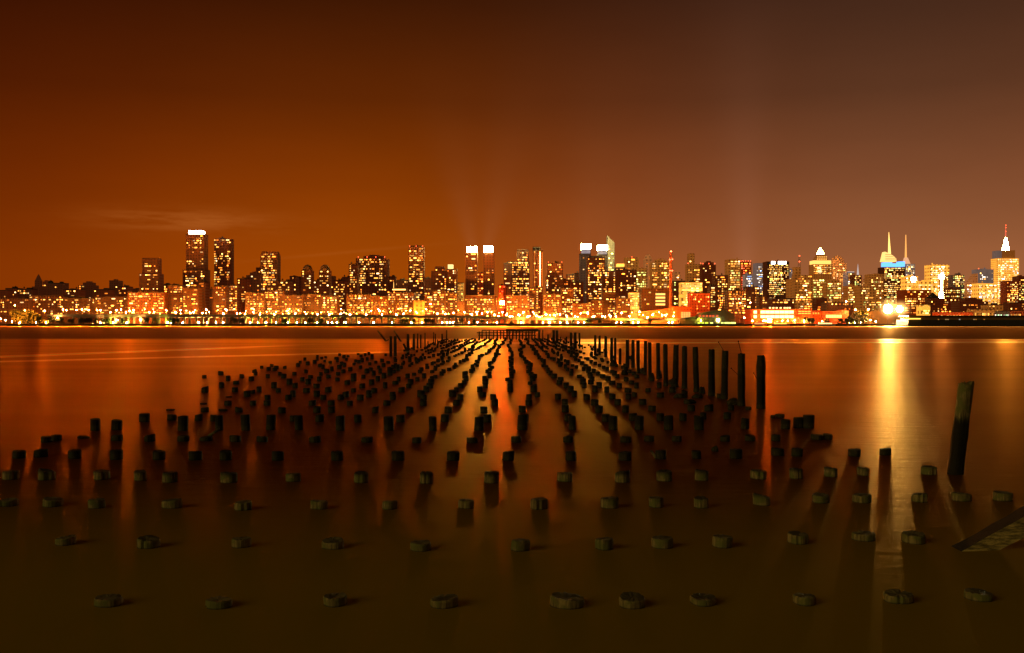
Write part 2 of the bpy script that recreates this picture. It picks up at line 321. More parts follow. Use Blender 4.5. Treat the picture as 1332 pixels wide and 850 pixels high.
# each row: (x, top, waterline, width) in the reading of one enlarged view: (origin x, origin y, scale)
ZA = (0, 500, 4); ZB = (333, 500, 4); ZC = (666, 500, 4); ZD = (999, 500, 4)
YA = (0, 640, 3); YB = (444, 640, 3); YC = (888, 640, 3)
ROWS = [
 [(YA, [(425,410,455,105),(853,418,462,104),(1308,405,452,98)]), (YB, [(400,412,460,106),(883,405,462,130),(1135,408,460,108)]), (YC, [(80,408,450,106),(476,405,448,90),(842,395,442,108),(1157,388,432,112)])],
 [(YA, [(256,178,212,80),(580,183,225,84),(940,183,222,72),(1300,190,228,84)]), (YB, [(310,197,235,86),(698,190,235,76),(1027,184,230,76),(1255,180,225,84)]), (YC, [(155,175,222,80),(451,165,208,78),(708,160,196,92),(903,163,207,88)])],
 [(ZA, [(40,598,640,100),(272,592,642,106),(503,596,650,82),(895,598,650,100),(1265,608,660,94)]), (ZB, [(327,603,655,86),(695,606,655,78),(1092,600,650,86)]), (ZC, [(140,595,655,90),(508,588,650,92),(752,587,645,82),(985,590,648,80),(1300,575,635,86)]), (ZD, [(275,572,622,92),(490,572,622,90),(790,568,618,80),(1007,565,613,98),(1222,560,612,96)])],
 [(ZA, [(53,450,500,82),(244,447,502,86),(528,450,500,86),(730,452,505,66),(882,457,515,74),(1190,457,517,86)]), (ZB, [(193,463,510,74),(545,460,516,76),(887,458,520,68),(1223,455,518,74)]), (ZC, [(275,458,510,80),(575,453,515,82),(793,450,508,78),(987,447,505,74),(1284,447,497,82)]), (ZD, [(148,438,495,66),(327,433,485,66),(498,433,478,66),(838,427,475,76)])],
 [(ZA, [(97,345,388,68),(211,340,382,70),(388,343,390,66),(605,343,395,64),(825,348,396,66),(1016,348,398,66),(1175,348,398,62)]), (ZB, [(112,350,400,60),(422,350,400,60),(740,348,400,64),(1025,353,400,66),(1312,350,400,60)]), (ZC, [(307,350,400,56),(586,353,400,68),(775,342,392,60),(960,348,390,52),(1165,338,390,66)]), (ZD, [(52,333,375,64),(151,333,378,58),(450,338,378,66),(610,335,372,58)])],
 [(ZA, [(240,272,305,56),(292,263,295,55),(435,274,284,60),(607,265,297,60),(778,265,300,56),(952,268,300,60),(1072,272,298,70),(1225,267,302,58)]), (ZB, [(32,272,302,60),(307,272,305,62),(576,275,305,58),(837,277,308,50),(1126,278,308,60)]), (ZC, [(22,272,305,52),(293,273,305,50),(593,273,305,58),(713,270,300,52),(858,270,300,50),(1109,270,300,50),(1240,267,298,52)]), (ZD, [(42,263,298,48),(255,262,292,62),(311,260,290,50)])],
 [(ZA, [(495,180,244,52),(607,187,240,56),(952,167,244,56),(1140,163,243,42),(1280,158,243,50)]), (ZB, [(75,160,240,48),(223,165,240,42),(438,165,243,48),(692,168,243,54),(921,170,243,42),(1160,170,243,48)]), (ZC, [(53,160,240,50),(315,165,240,40),(527,165,240,48),(662,165,240,50),(815,165,240,48),(973,165,240,50),(1212,178,235,42)]), (ZD, [(92,183,235,46),(158,172,230,50),(210,160,232,58)])],
 [(ZA, [(752,153,198,52),(893,158,190,46),(1033,158,192,40),(1112,160,195,40)]), (ZB, [(195,163,195,40),(330,160,197,48),(530,160,200,40),(752,160,200,44),(983,158,198,42),(1203,158,200,38)]), (ZC, [(68,158,196,38),(290,157,195,36),(488,157,198,42),(630,152,192,42),(772,152,192,40),(890,152,192,42),(995,150,184,34),(1120,148,184,38)]), (ZD, [(62,155,176,50),(25,162,178,24)])],
 [(ZA, [(887,132,138,44),(1065,122,147,40),(1160,129,142,44),(1243,122,148,38)]), (ZB, [(135,122,152,40),(317,118,150,40),(393,118,150,36),(620,118,150,36),(800,118,150,38),(1000,118,150,38),(1187,118,153,40)]), (ZC, [(55,113,148,40),(277,108,147,40),(452,112,150,40),(590,112,148,36),(728,112,142,42),(933,108,142,40),(1023,108,142,46),(1140,108,138,36),(1230,118,135,30)])],
 [(ZA, [(1058,101,106,36),(1185,87,112,38),(1316,87,112,34)]), (ZB, [(58,85,112,36),(292,85,112,40),(392,85,112,36),(489,87,112,32),(680,85,112,40),(870,83,114,38),(1043,82,112,34),(1243,82,113,34)]), (ZC, [(88,82,112,34),(277,78,110,34),(430,80,112,42),(550,78,110,34),(680,77,108,40),(915,80,104,38),(1150,76,104,40)])],
 [(ZA, [(1190,64,70,36),(1312,33,50,30)]), (ZB, [(60,57,82,32),(168,55,82,34),(350,57,82,34),(440,55,82,34),(543,55,85,36),(712,53,82,34),(873,55,84,32),(1063,53,83,32),(1235,53,83,30)]), (ZC, [(88,53,82,30),(240,50,80,34),(390,52,82,34),(522,50,80,32),(606,50,80,30),(880,50,72,36),(1080,50,74,28)])],
]
NPILE = 0
ROWD = ['the nearest row', 'the second nearest row', 'the third row out', 'the fourth row out', 'the fifth row out', 'the sixth row out', 'the seventh row out of taller posts', 'the eighth row out', 'the ninth row out', 'the tenth row out', 'the eleventh row out']
pgroup = 'cut off pier piles standing in the river'
for ri, row in enumerate(ROWS):
    items = []
    for (ox, oy, s), L_ in row:
        for (x_, t_, w_, d_) in L_: items.append((ox + x_/s, oy + t_/s, oy + w_/s, d_/s))
    items.sort()
    meanw = sum(i[3] for i in items) / len(items)
    for i, (x_, t_, w_, d_) in enumerate(items):
        D = wl(w_); dia = d_ * D / F; zt = H - (t_ - HY) * (D + dia * .9) / F
        zt = max(zt, .035) + (.035 if ri < 2 else .015)
        X = (x_ - CX) * (D + dia/2) / F
        mb = MB(); det = 2 if ri < 4 else 1
        pile(mb, 0, 0, dia/2, zt, R.uniform(-.06, .06), 0, seg=28 if ri < 2 else 20 if ri < 5 else 12, detail=det)
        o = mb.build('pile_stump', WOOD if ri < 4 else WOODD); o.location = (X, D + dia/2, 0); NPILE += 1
        size = 'wide ' if d_ > meanw * 1.1 else 'narrow ' if d_ < meanw * .9 else ''
        ht = ('tall dark' if zt > .42 else 'barely rising' if zt < .1 else 'low weathered')
        where = 'leftmost' if i == 0 else 'rightmost' if i == len(items) - 1 else ORD[i] + ' from the left'
        tag(o, f'{size}{ht} stump, {where} in {ROWD[ri]}', 'pile', pgroup)

# farther rows, laid out on the pier's own grid
COLS = [-20.6,-19.2,-17.9,-16.4,-15.1,-13.7,-12.4,-11.1,-9.8,-8.5,-7.4,-6.1,-4.65,-3.1,-1.6,-.1,1.5,2.95,4.1,5.2,6.3,7.4,8.5,9.4,10.6,11.8]
drift = {c: 0.0 for c in COLS}
farmb = MB(); rowno = 11; FR = random.Random(3)
for n in range(11, 61):
    Dr = 12.9 + 3.4 * n; got = []
    for c in COLS:
        drift[c] = max(-.55, min(.55, drift[c] * .8 + FR.uniform(-.26, .26)))
        p = .95
        if c < -14.5: p = .62 if 52 < Dr < 115 and c > (-17.7 if Dr < 62 else -21) else .0
        elif c < -12.9: p = .6
        elif c < -9: p = .82
        if c > 8.8: p = .45 if Dr > 80 else .25
        if c > 10: p = .4 if Dr > 95 else 0
        if FR.random() > p: continue
        got.append((c + drift[c], Dr + FR.uniform(-.3, .3), .165 + FR.uniform(-.03, .03), .29 + FR.uniform(-.09, .07) + (.25 if FR.random() < .03 else 0)))
    for i, (X, Y, r_, zt) in enumerate(got):
        if c < -14: zt *= .7
        if NPILE < 300 and rowno - 11 < 8:
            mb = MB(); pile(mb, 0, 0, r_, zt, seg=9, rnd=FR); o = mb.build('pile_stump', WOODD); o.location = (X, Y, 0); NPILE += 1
            where = 'leftmost' if i == 0 else 'rightmost' if i == len(got) - 1 else (ORD[i] + ' from the left')
            tag(o, f'small dark stump, {where} in the {ORD[n]} row out', 'pile', pgroup)
        else:
            pile(farmb, X, Y, r_, zt, seg=7, rnd=FR)
    rowno += 1
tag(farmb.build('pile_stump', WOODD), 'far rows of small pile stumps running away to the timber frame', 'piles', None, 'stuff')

def post(zone, X, t, b, wd, label, cat='post', group=None, dx=0.0, name='pier_post', z=None):
    ox, oy, s = zone; D = wl(oy + b/s) if z is None else z
    r_ = wd / s * D / F / 2; zt = H - (oy + t/s - HY) * D / F
    mb = MB(); tl = dx / s * D / F / max(zt, .3)
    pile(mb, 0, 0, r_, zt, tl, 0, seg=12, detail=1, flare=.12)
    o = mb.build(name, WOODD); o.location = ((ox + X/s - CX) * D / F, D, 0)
    return tag(o, label, cat, group)
ZT = (740, 425, 4.757); ZR = (600, 422, 7.4); ZL = (480, 422, 9.514)
tall = [(163,55,178,14,0),(190,57,178,14,0),(228,60,190,16,0),(265,72,215,18,0),(287,72,215,13,0),(317,138,235,14,0),(362,83,255,20,0),(397,85,255,20,0),(428,88,290,20,0),(472,90,300,20,3),(502,98,330,20,-3),(555,103,325,22,-3),(600,110,370,28,-4),(660,115,345,32,4),(716,122,385,34,0),(790,130,405,34,-8),(882,142,430,42,0),(962,150,450,44,6),(1068,167,492,48,0),(1188,182,508,53,0)]
for i, (X, t, b, wd, dx) in enumerate(tall):
    k = len(tall) - 1 - i
    nm = 'nearest and thickest' if k == 0 else ORD[k] + ' from the near end'
    o = post(ZT, X, t, b, wd, f'tall dark timber post, {nm}, in the tall line at right', 'post', 'line of tall pier posts', dx)
    for kk, (sx, sz, ex, ez) in {2: (0, 0, -.28, .42), 1: (0, 0, -.14, .55)}.items():
        if k == kk + 0 and k in (1, 2):
            zt = H - (425 + t/4.757 - HY) * o.location.y / F
            rod = MB().tube((.02, 0, zt - .1), (ex, 0, zt + ez), .013, .013, 5)
            rod.lathe(ex, 0, [(.001, zt + ez - .04), (.04, zt + ez), (.001, zt + ez + .04)], 8); rod.build('iron_rod', IRON, o)
    if k in (0, 1):
        zb = H - (425 + (330 if k == 0 else 300)/4.757 - HY) * o.location.y / F
        rod = MB().tube((-.15, 0, zb), (-.32 - .15*k, -.05, zb + .3), .012, .012, 5).lathe(-.32 - .15*k, -.05, [(.001, zb + .26), (.035, zb + .3), (.001, zb + .34)], 8)
        rod.build('iron_rod', IRON, o)
rp = [(750,55,150,14),(785,55,150,10),(835,100,170,13),(890,60,180,26),(922,60,185,24),(955,120,172,9),(1012,120,190,15),(1057,80,210,22),(1098,80,235,26),(1138,85,235,16),(1165,200,240,12)]
for i, (X, t, b, wd) in enumerate(rp):
    post(ZR, X, t, b, wd, f'dark broken timber post, {ORD[i]} from left between far frame and tall line', 'post', 'broken posts right of the far frame')
lp = [(270,150,400,30),(325,150,395,36),(482,125,350,34),(555,120,320,30),(602,115,300,18),(640,130,295,18),(693,110,290,14),(730,210,262,10),(800,100,262,12),(822,120,265,12),(848,190,280,10),(905,120,250,17),(960,75,215,13)]
for i, (X, t, b, wd) in enumerate(lp):
    post(ZL, X, t, b, wd, f'dark broken timber post, {ORD[i]} from left in the left far cluster', 'post', 'broken posts left of the far frame')
def bar(zone, a, b, wd, D, name, label, cat, kids=None):
    ox, oy, s = zone; p = at(ox + a[0]/s, oy + a[1]/s, D); q = at(ox + b[0]/s, oy + b[1]/s, D)
    r_ = wd / s * D / F / 2; mb = MB().tube(p - q, (0, 0, 0), r_ * .7, r_, 7)
    o = mb.build(name, WOOD); o.location = q; return tag(o, label, cat)
bar(ZL, (105,78), (212,212), 24, wl(422+212/9.514), 'leaning_timber', 'long thin timber leaning left out of the water, leftmost of the two', 'timber')
bar(ZL, (245,190), (195,212), 18, wl(422+212/9.514), 'floating_timber', 'short timber lying at the foot of the leftmost leaning timber', 'timber')
bar(ZL, (308,78), (400,222), 22, wl(444.6), 'leaning_timber', 'long thin timber leaning left between the thick broken posts', 'timber')
bar(ZL, (425,240), (480,350), 34, wl(459), 'leaning_timber', 'thick short timber leaning on a broken post in the left cluster', 'timber')
# slanted brace against one of the tall stumps
bar(ZA, (1142,232), (1050,296), 20, wl(570), 'leaning_timber', 'short brace leaning against a tall stump at left', 'timber')
bar(ZC, (722,345), (752,385), 18, wl(597), 'leaning_timber', 'split slab leaning on a stump in the fifth row', 'timber')
def chunk(zone, X, b, wd, ht, label):
    ox, oy, s = zone; D = wl(oy + b/s); r_ = wd/s*D/F/2; hh = ht/s*D/F
    mb = MB(); rr = random.Random(int(X))
    ring = lambda k, z_, f: [(r_*f*math.cos(2*PI*j/9)*rr.uniform(.75,1.15), r_*.7*f*math.sin(2*PI*j/9)*rr.uniform(.75,1.15), z_*rr.uniform(.8,1.1)) for j in range(9)]
    L3 = [ring(0, -.1, 1), ring(1, hh*.45, 1.05), ring(2, hh, .6)]
    for q in L3: mb.v += q
    for j in range(2):
        for k in range(9): mb.f.append((j*9+k, j*9+(k+1)%9, (j+1)*9+(k+1)%9, (j+1)*9+k))
    mb.f.append(tuple(range(18, 27)))
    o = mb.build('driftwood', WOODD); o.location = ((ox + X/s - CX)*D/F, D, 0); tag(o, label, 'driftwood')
for X, b, wd, ht, lb in [(462,292,36,34,'dark lump of wreckage at the foot of a slim tall post'),(515,338,36,50,'dark wreckage between two slim tall posts'),(560,320,32,48,'dark wreckage lying against a tall post, right of another lump'),(655,375,50,60,'large rounded lump at the foot of a middle tall post'),(690,440,90,25,'long flat wreckage among the tall posts'),(750,475,70,25,'flat broken plank pile nearest below the tall posts'),(825,415,46,42,'jagged lump right of the fifth tall post'),(1018,475,56,34,'dark jagged lump left of the second tall post'),(345,300,40,30,'wreckage lump below the farther tall posts'),(275,245,40,40,'far wreckage lump below slim posts')]:
    chunk(ZT, X, b, wd, ht, lb)
for X, b, wd, ht, lb in [(1058,350,40,28,'small drifting log end between rows at right'),(965,72,60,20,'dark jagged driftwood between tall posts'),(1150,106,66,30,'broken driftwood under the tall post line')]:
    chunk(ZC, X, b, wd, ht, lb)

# tall leaning pile at right
D = wl(617); mb = MB(); pile(mb, 0, 0, .20, 2.26, .125, .02, seg=24, detail=2, flare=-.05)
o = mb.build('leaning_pile', WOODL); o.location = (11.02, D, 0); tag(o, 'tall thick leaning pile with mossy top standing alone at right', 'pile')
# heavy broken beam at the right edge
mb = MB(); bb = [Vector((7.05, 16.30, -.16)), Vector((9.7, 16.75, 1.10))]
ax = (bb[1] - bb[0]).normalized(); up = ax.cross(Vector((0, 1, 0))).normalized(); up = up if up.z > 0 else -up; dp = Vector((.06, 1, 0)).normalized()
N = 10; hh = .30; ww = .40; rr = random.Random(5)
for j in range(N + 1):
    t = j / N; p = bb[0].lerp(bb[1], t); k = .25 + .75 * min(1, t * 4)
    for a_, c_ in ((0, 0), (0, 1), (1, 1), (1, 0)):
        mb.v.append(tuple(p + dp * ww * c_ - up * hh * (1 - a_) * k + Vector([rr.uniform(-.012, .012) for _ in range(3)])))
for j in range(N):
    for k in range(4): mb.f.append((j*4+k, j*4+(k+1)%4, (j+1)*4+(k+1)%4, (j+1)*4+k))
mb.f.append((0,1,2,3)); mb.f.append((N*4+3, N*4+2, N*4+1, N*4))
m2, nt = newmat('split_beam_wood'); L = nt.links; ge = nd(nt, 'ShaderNodeNewGeometry')
mp = nd(nt, 'ShaderNodeMapping'); mp.inputs[2].default_value = (0, math.radians(23), 0); mp.inputs[3].default_value = (2, 14, 14); L.new(ge.outputs['Position'], mp.inputs[0])
gr = nd(nt, 'ShaderNodeTexNoise', Scale=1.3, Detail=8.0, Roughness=.7); L.new(mp.outputs[0], gr.inputs['Vector'])
mpv = nd(nt, 'ShaderNodeMapping'); mpv.inputs[3].default_value = (3.2, .6, .9); L.new(ge.outputs['Position'], mpv.inputs[0]); vo = nd(nt, 'ShaderNodeTexNoise', Scale=1.0, Detail=6.0); L.new(mpv.outputs[0], vo.inputs['Vector'])
sn = nd(nt, 'ShaderNodeSeparateXYZ'); L.new(ge.outputs['Normal'], sn.inputs[0])
c = mixc(nt, sstep(nt, gr.outputs[0], .38, .62), (.22, .17, .05), (.92, .70, .24))
c = c if 1 else mixc(nt, sstep(nt, mth(nt, 'ABSOLUTE', mth(nt, 'SUBTRACT', vo.outputs[0], .5)), .0, .02), (.01, .008, .004), c)
c = mixc(nt, sstep(nt, sn.outputs[2], .3, .6), c, (.035, .026, .015))
b = nd(nt, 'ShaderNodeBsdfPrincipled', Roughness=.85); L.new(c, b.inputs['Base Color']); bp = nd(nt, 'ShaderNodeBump', Strength=.8, Distance=.03); L.new(gr.outputs[0], bp.inputs['Height']); L.new(bp.outputs[0], b.inputs['Normal'])
o = nd(nt, 'ShaderNodeOutputMaterial'); L.new(b.outputs[0], o.inputs[0])
tag(mb.build('broken_beam', m2), 'heavy split squared beam rising from the water at the right edge', 'beam')

# ruined timber frame across the pier's far end
D = 218; root = empty('timber_frame', ((661-CX)*D/F, D, 0), 'ruined dark timber frame of posts and rails closing the far end of the stump rows', 'pier ruin')
for X in (175,200,242,267,312,348,378,408,440,465,495,530,560,590,622,650,680,708):
    xx = (600 + X/7.4 - 661) * D / F; tp = 2.05 - R.uniform(0, .35)
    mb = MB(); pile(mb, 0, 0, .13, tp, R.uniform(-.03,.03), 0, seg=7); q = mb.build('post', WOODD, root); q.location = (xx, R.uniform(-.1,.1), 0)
for (a_, b_, z_, h_) in ((150, 715, 1.42, .16), (165, 720, .86, .16), (200, 460, 1.95, .16), (430, 740, 1.78, .5)):
    x0 = (600 + a_/7.4 - 661)*D/F; x1 = (600 + b_/7.4 - 661)*D/F
    MB().box(x0, x1, -.32, -.16, z_, z_ + h_).build('rail', WOODD, root)

# ---------------------------------------------------------------- the far shore: buildings
Z0 = {'A': 0, 'B': 220, 'C': 440, 'D': 660, 'E': 880, 'F': 1102}
def zx(zn, X): return Z0[zn] + X / 5.665
def zy(Y): return 290 + Y / 5.665
AMB = (1, .36, .05); ORG = (1, .22, .02); WHT = (1, .58, .22); YEL = (1, .48, .10); GRN = (.75, .80, .18); RED = (1, .10, .03); PAL = (1, .80, .62); BLU = (.35, .55, 1)
PALS = {
 'w': [(AMB, 6), (YEL, 4), (ORG, 3), (WHT, 2)],
 'o': [(ORG, 4), (AMB, 6), (YEL, 1)],
 'y': [(YEL, 6), (GRN, 2), (AMB, 3), (WHT, 2)],
 'p': [(WHT, 5), (PAL, 3), (YEL, 4)],
 'g': [(GRN, 6), (YEL, 3)],
 'r': [(RED, 4), (ORG, 4)],
 'b': [(PAL, 4), (BLU, 2), (YEL, 3)],
}
_wm = {}
def wmesh(col, s, side):
    k = (col, s, side)
    if k not in _wm:
        mb = MB()
        if side == 0: mb.quad((-.5,0,-.5),(.5,0,-.5),(.5,0,.5),(-.5,0,.5))
        elif side == 1: mb.quad((0,.5,-.5),(0,-.5,-.5),(0,-.5,.5),(0,.5,.5))
        else: mb.quad((0,-.5,-.5),(0,.5,-.5),(0,.5,.5),(0,-.5,.5))
        _wm[k] = mb.mesh('window', emit(col, s))
    return _wm[k]
B = []
def bd(zn, X0, X1, Yt, D, wall, pal, dens, label, shape='flat', side=0.0, cat='building', **kw):
    B.append(dict(zn=zn, X0=X0, X1=X1, Yt=Yt, D=D, wall=wall, pal=pal, dens=dens, label=label, shape=shape, side=side, cat=cat, **kw))
# --- left: the low hillside of the upper city
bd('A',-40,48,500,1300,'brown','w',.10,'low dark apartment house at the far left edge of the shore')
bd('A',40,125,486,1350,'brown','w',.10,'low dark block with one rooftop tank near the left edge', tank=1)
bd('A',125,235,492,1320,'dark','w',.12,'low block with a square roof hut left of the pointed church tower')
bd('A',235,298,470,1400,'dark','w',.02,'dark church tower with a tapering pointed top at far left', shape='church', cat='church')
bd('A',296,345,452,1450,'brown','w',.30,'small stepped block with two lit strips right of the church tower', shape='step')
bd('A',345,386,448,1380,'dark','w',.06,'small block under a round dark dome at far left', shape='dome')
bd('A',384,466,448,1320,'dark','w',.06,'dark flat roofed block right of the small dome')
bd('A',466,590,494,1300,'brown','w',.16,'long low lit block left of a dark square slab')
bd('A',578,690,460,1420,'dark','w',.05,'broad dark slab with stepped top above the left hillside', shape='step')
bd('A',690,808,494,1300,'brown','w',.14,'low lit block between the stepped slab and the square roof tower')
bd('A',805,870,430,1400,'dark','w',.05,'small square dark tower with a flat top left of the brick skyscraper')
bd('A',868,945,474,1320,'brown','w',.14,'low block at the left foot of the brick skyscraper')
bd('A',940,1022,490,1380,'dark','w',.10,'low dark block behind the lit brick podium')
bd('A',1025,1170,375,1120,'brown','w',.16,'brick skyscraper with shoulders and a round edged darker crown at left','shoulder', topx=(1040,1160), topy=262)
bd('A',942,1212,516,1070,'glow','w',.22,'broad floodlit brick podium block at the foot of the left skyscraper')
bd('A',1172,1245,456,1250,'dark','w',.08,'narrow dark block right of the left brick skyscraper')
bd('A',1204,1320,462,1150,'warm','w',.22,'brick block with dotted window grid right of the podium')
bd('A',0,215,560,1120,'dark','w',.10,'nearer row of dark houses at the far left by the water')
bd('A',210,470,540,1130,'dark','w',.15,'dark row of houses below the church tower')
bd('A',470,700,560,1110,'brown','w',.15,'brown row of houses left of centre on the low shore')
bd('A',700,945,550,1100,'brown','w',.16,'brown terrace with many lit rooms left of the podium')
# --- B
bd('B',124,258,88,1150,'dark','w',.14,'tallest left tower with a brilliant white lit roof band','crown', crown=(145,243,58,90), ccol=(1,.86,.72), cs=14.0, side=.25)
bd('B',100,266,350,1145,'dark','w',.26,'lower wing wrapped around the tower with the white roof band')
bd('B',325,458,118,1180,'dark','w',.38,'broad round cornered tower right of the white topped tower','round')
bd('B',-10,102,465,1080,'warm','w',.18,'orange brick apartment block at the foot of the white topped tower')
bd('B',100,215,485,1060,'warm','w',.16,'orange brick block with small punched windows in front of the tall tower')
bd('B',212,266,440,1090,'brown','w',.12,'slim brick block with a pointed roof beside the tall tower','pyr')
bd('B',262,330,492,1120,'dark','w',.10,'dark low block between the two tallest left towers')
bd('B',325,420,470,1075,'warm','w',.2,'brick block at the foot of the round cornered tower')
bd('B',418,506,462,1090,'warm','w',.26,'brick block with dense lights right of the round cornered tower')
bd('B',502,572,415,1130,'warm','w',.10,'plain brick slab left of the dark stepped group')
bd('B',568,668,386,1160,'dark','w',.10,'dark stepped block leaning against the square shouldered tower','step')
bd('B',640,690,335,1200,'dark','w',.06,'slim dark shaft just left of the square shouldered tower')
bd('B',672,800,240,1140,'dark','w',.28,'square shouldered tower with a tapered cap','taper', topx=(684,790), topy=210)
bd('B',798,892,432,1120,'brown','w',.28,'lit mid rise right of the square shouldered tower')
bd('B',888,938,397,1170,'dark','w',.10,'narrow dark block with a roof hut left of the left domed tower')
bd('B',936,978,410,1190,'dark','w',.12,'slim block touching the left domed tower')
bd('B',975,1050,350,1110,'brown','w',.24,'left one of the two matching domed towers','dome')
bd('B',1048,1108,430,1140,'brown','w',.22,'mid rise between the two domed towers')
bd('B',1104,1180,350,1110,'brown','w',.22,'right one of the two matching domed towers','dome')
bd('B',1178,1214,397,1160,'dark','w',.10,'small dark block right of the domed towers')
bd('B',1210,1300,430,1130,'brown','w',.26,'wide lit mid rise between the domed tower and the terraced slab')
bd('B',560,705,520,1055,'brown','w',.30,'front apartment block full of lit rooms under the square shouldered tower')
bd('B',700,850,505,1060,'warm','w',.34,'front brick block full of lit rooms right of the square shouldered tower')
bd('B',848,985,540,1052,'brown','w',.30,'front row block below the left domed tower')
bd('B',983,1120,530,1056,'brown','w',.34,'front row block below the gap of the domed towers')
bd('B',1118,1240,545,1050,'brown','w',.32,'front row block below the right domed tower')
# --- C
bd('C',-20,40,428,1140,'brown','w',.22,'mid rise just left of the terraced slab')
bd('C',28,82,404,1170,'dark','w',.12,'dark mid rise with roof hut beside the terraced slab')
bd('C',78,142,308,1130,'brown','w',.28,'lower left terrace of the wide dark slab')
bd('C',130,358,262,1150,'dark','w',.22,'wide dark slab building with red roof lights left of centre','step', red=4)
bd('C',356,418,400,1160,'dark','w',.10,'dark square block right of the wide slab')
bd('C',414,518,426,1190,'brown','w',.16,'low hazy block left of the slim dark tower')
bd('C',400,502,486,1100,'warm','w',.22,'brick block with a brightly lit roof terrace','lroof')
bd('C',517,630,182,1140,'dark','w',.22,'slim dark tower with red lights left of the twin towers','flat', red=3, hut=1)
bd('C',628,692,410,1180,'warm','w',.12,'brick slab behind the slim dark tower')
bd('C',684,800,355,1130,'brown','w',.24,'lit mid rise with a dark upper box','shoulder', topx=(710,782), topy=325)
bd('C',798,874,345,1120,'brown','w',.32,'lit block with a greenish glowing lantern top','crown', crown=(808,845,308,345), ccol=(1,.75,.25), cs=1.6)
bd('C',872,924,446,1200,'tan','w',.22,'pale orange block left of the twin white topped towers')
bd('C',878,926,580,1060,'dark','w',.04,'small dark block at the foot of the twin towers')
bd('C',937,1025,222,1130,'dark','w',.14,'left twin tower with blazing white crown','crown', crown=(950,1018,176,224), ccol=(1,.82,.24), cs=320.0)
bd('C',1068,1150,222,1130,'dark','w',.14,'right twin tower with blazing white crown','crown', crown=(1072,1138,174,224), ccol=(1,.82,.24), cs=320.0)
bd('C',1020,1072,372,1150,'red','o',.25,'red brick block squeezed between the twin towers')
bd('C',930,1166,540,1075,'warm','w',.22,'broad brick base block under the twin towers')
bd('C',1180,1236,462,1150,'fire','r',.16,'small red lit block right of the twin towers')
bd('C',60,240,530,1055,'brown','w',.34,'front block full of lights under the wide slab')
bd('C',238,365,545,1050,'warm','w',.26,'front brick block right of the wide slab base')
bd('C',363,560,520,1058,'warm','w',.30,'front block with long lit strips below the roof terrace')
bd('C',556,635,575,1048,'tan','w',.16,'pale low block with lit ground floor below the slim tower')
bd('C',633,700,540,1052,'warm','w',.22,'front brick block below the mid rises')
bd('C',696,790,505,1056,'brown','w',.42,'front block densely lit below the boxy mid rise')
bd('C',788,880,520,1062,'brown','w',.34,'front block below the green topped tower')
# --- D
bd('D',-28,30,300,1150,'brown','w',.34,'left wing of the big stepped tower in the centre')
bd('D',0,165,285,1160,'brown','w',.32,'big stepped tower with a dark upper box at the centre','shoulder', topx=(70,158), topy=198)
bd('D',188,262,205,1230,'glow','w',.14,'slim glowing orange tower with a dark cap and vertical light strips','strips')
bd('D',160,232,482,1080,'brown','w',.26,'front block at the foot of the glowing tower')
bd('D',294,410,300,1120,'dark','w',.24,'dark tower with red roof lights right of the glowing tower','flat', red=2)
bd('D',283,320,400,1110,'brown','w',.24,'lower wing left of the dark red lit tower')
bd('D',396,468,425,1140,'brown','w',.34,'mid rise right of the dark tower')
bd('D',438,500,385,1300,'glow','y',.4,'small brightly lit orange block with a flat cap')
bd('D',498,555,375,1260,'dark','w',.12,'dark square block left of the second pair of white crowns')
bd('D',535,617,232,1240,'glass','w',.05,'left glass tower of the second pair with white crown','crown2', crown=(545,615,156,230), ccol=(1,.82,.24), cs=170.0)
bd('D',665,740,238,1250,'glass','w',.05,'right glass tower of the second pair with white crown','crown2', crown=(667,738,166,236), ccol=(1,.82,.24), cs=170.0)
bd('D',738,790,150,1290,'glass','g',.30,'greenish glass tower with a slanted dark top','slant')
bd('D',588,720,258,1190,'brown','w',.42,'wide brown tower crowded with lights before the white crowns','flat', hut=1)
bd('D',468,560,440,1130,'warm','w',.34,'lit brick mid rise left of the crowded tower')
bd('D',700,800,360,1160,'brown','w',.30,'mid rise right of the crowded tower')
bd('D',796,868,335,1350,'brown','w',.26,'mid rise with a glowing amber roof','crown', crown=(808,862,302,322), ccol=(1,.45,.06), cs=2.2)
bd('D',868,968,262,1500,'tan','w',.16,'square tan tower with flat top and red light','flat', red=1)
bd('D',944,1028,340,1400,'tan','g',.60,'pale block with dense greenish lit offices')
bd('D',1013,1068,262,1700,'haze','w',.10,'hazy tower with a pointed rounded top','dome')
bd('D',1060,1196,292,1450,'tan','w',.40,'wide hazy block with stepped lit top','step')
bd('D',1236,1276,385,1900,'haze','w',.12,'small hazy stepped tower right of the chimney','step')
bd('D',1222,1310,432,1350,'brown','y',.30,'dark block with yellow windows right of the chimney')
bd('D',800,950,350,1180,'brown','w',.18,'dark brown block full of scattered lights under the amber roof')
bd('D',900,990,515,1090,'gold','y',.50,'yellow lit office block with glass bands')
bd('D',988,1196,487,1070,'brown','w',.03,'broad plain dark power house block with one lit bay','bay')
bd('D',483,622,600,1048,'warm','w',.18,'low brick block with a glowing left edge')
bd('D',620,705,575,1060,'warm','w',.24,'front brick block below the crowded tower')
bd('D',703,800,520,1080,'brown','w',.36,'front block with many rooms lit right of centre')
bd('D',798,905,560,1065,'brown','w',.30,'front block below the dark brown building')
bd('D',-10,165,540,1060,'warm','w',.30,'front brick block below the big stepped tower')
bd('D',262,400,530,1060,'brown','w',.30,'front block below the dark red lit tower')
bd('D',398,486,490,1070,'warm','w',.46,'bright front block left of the low brick block')
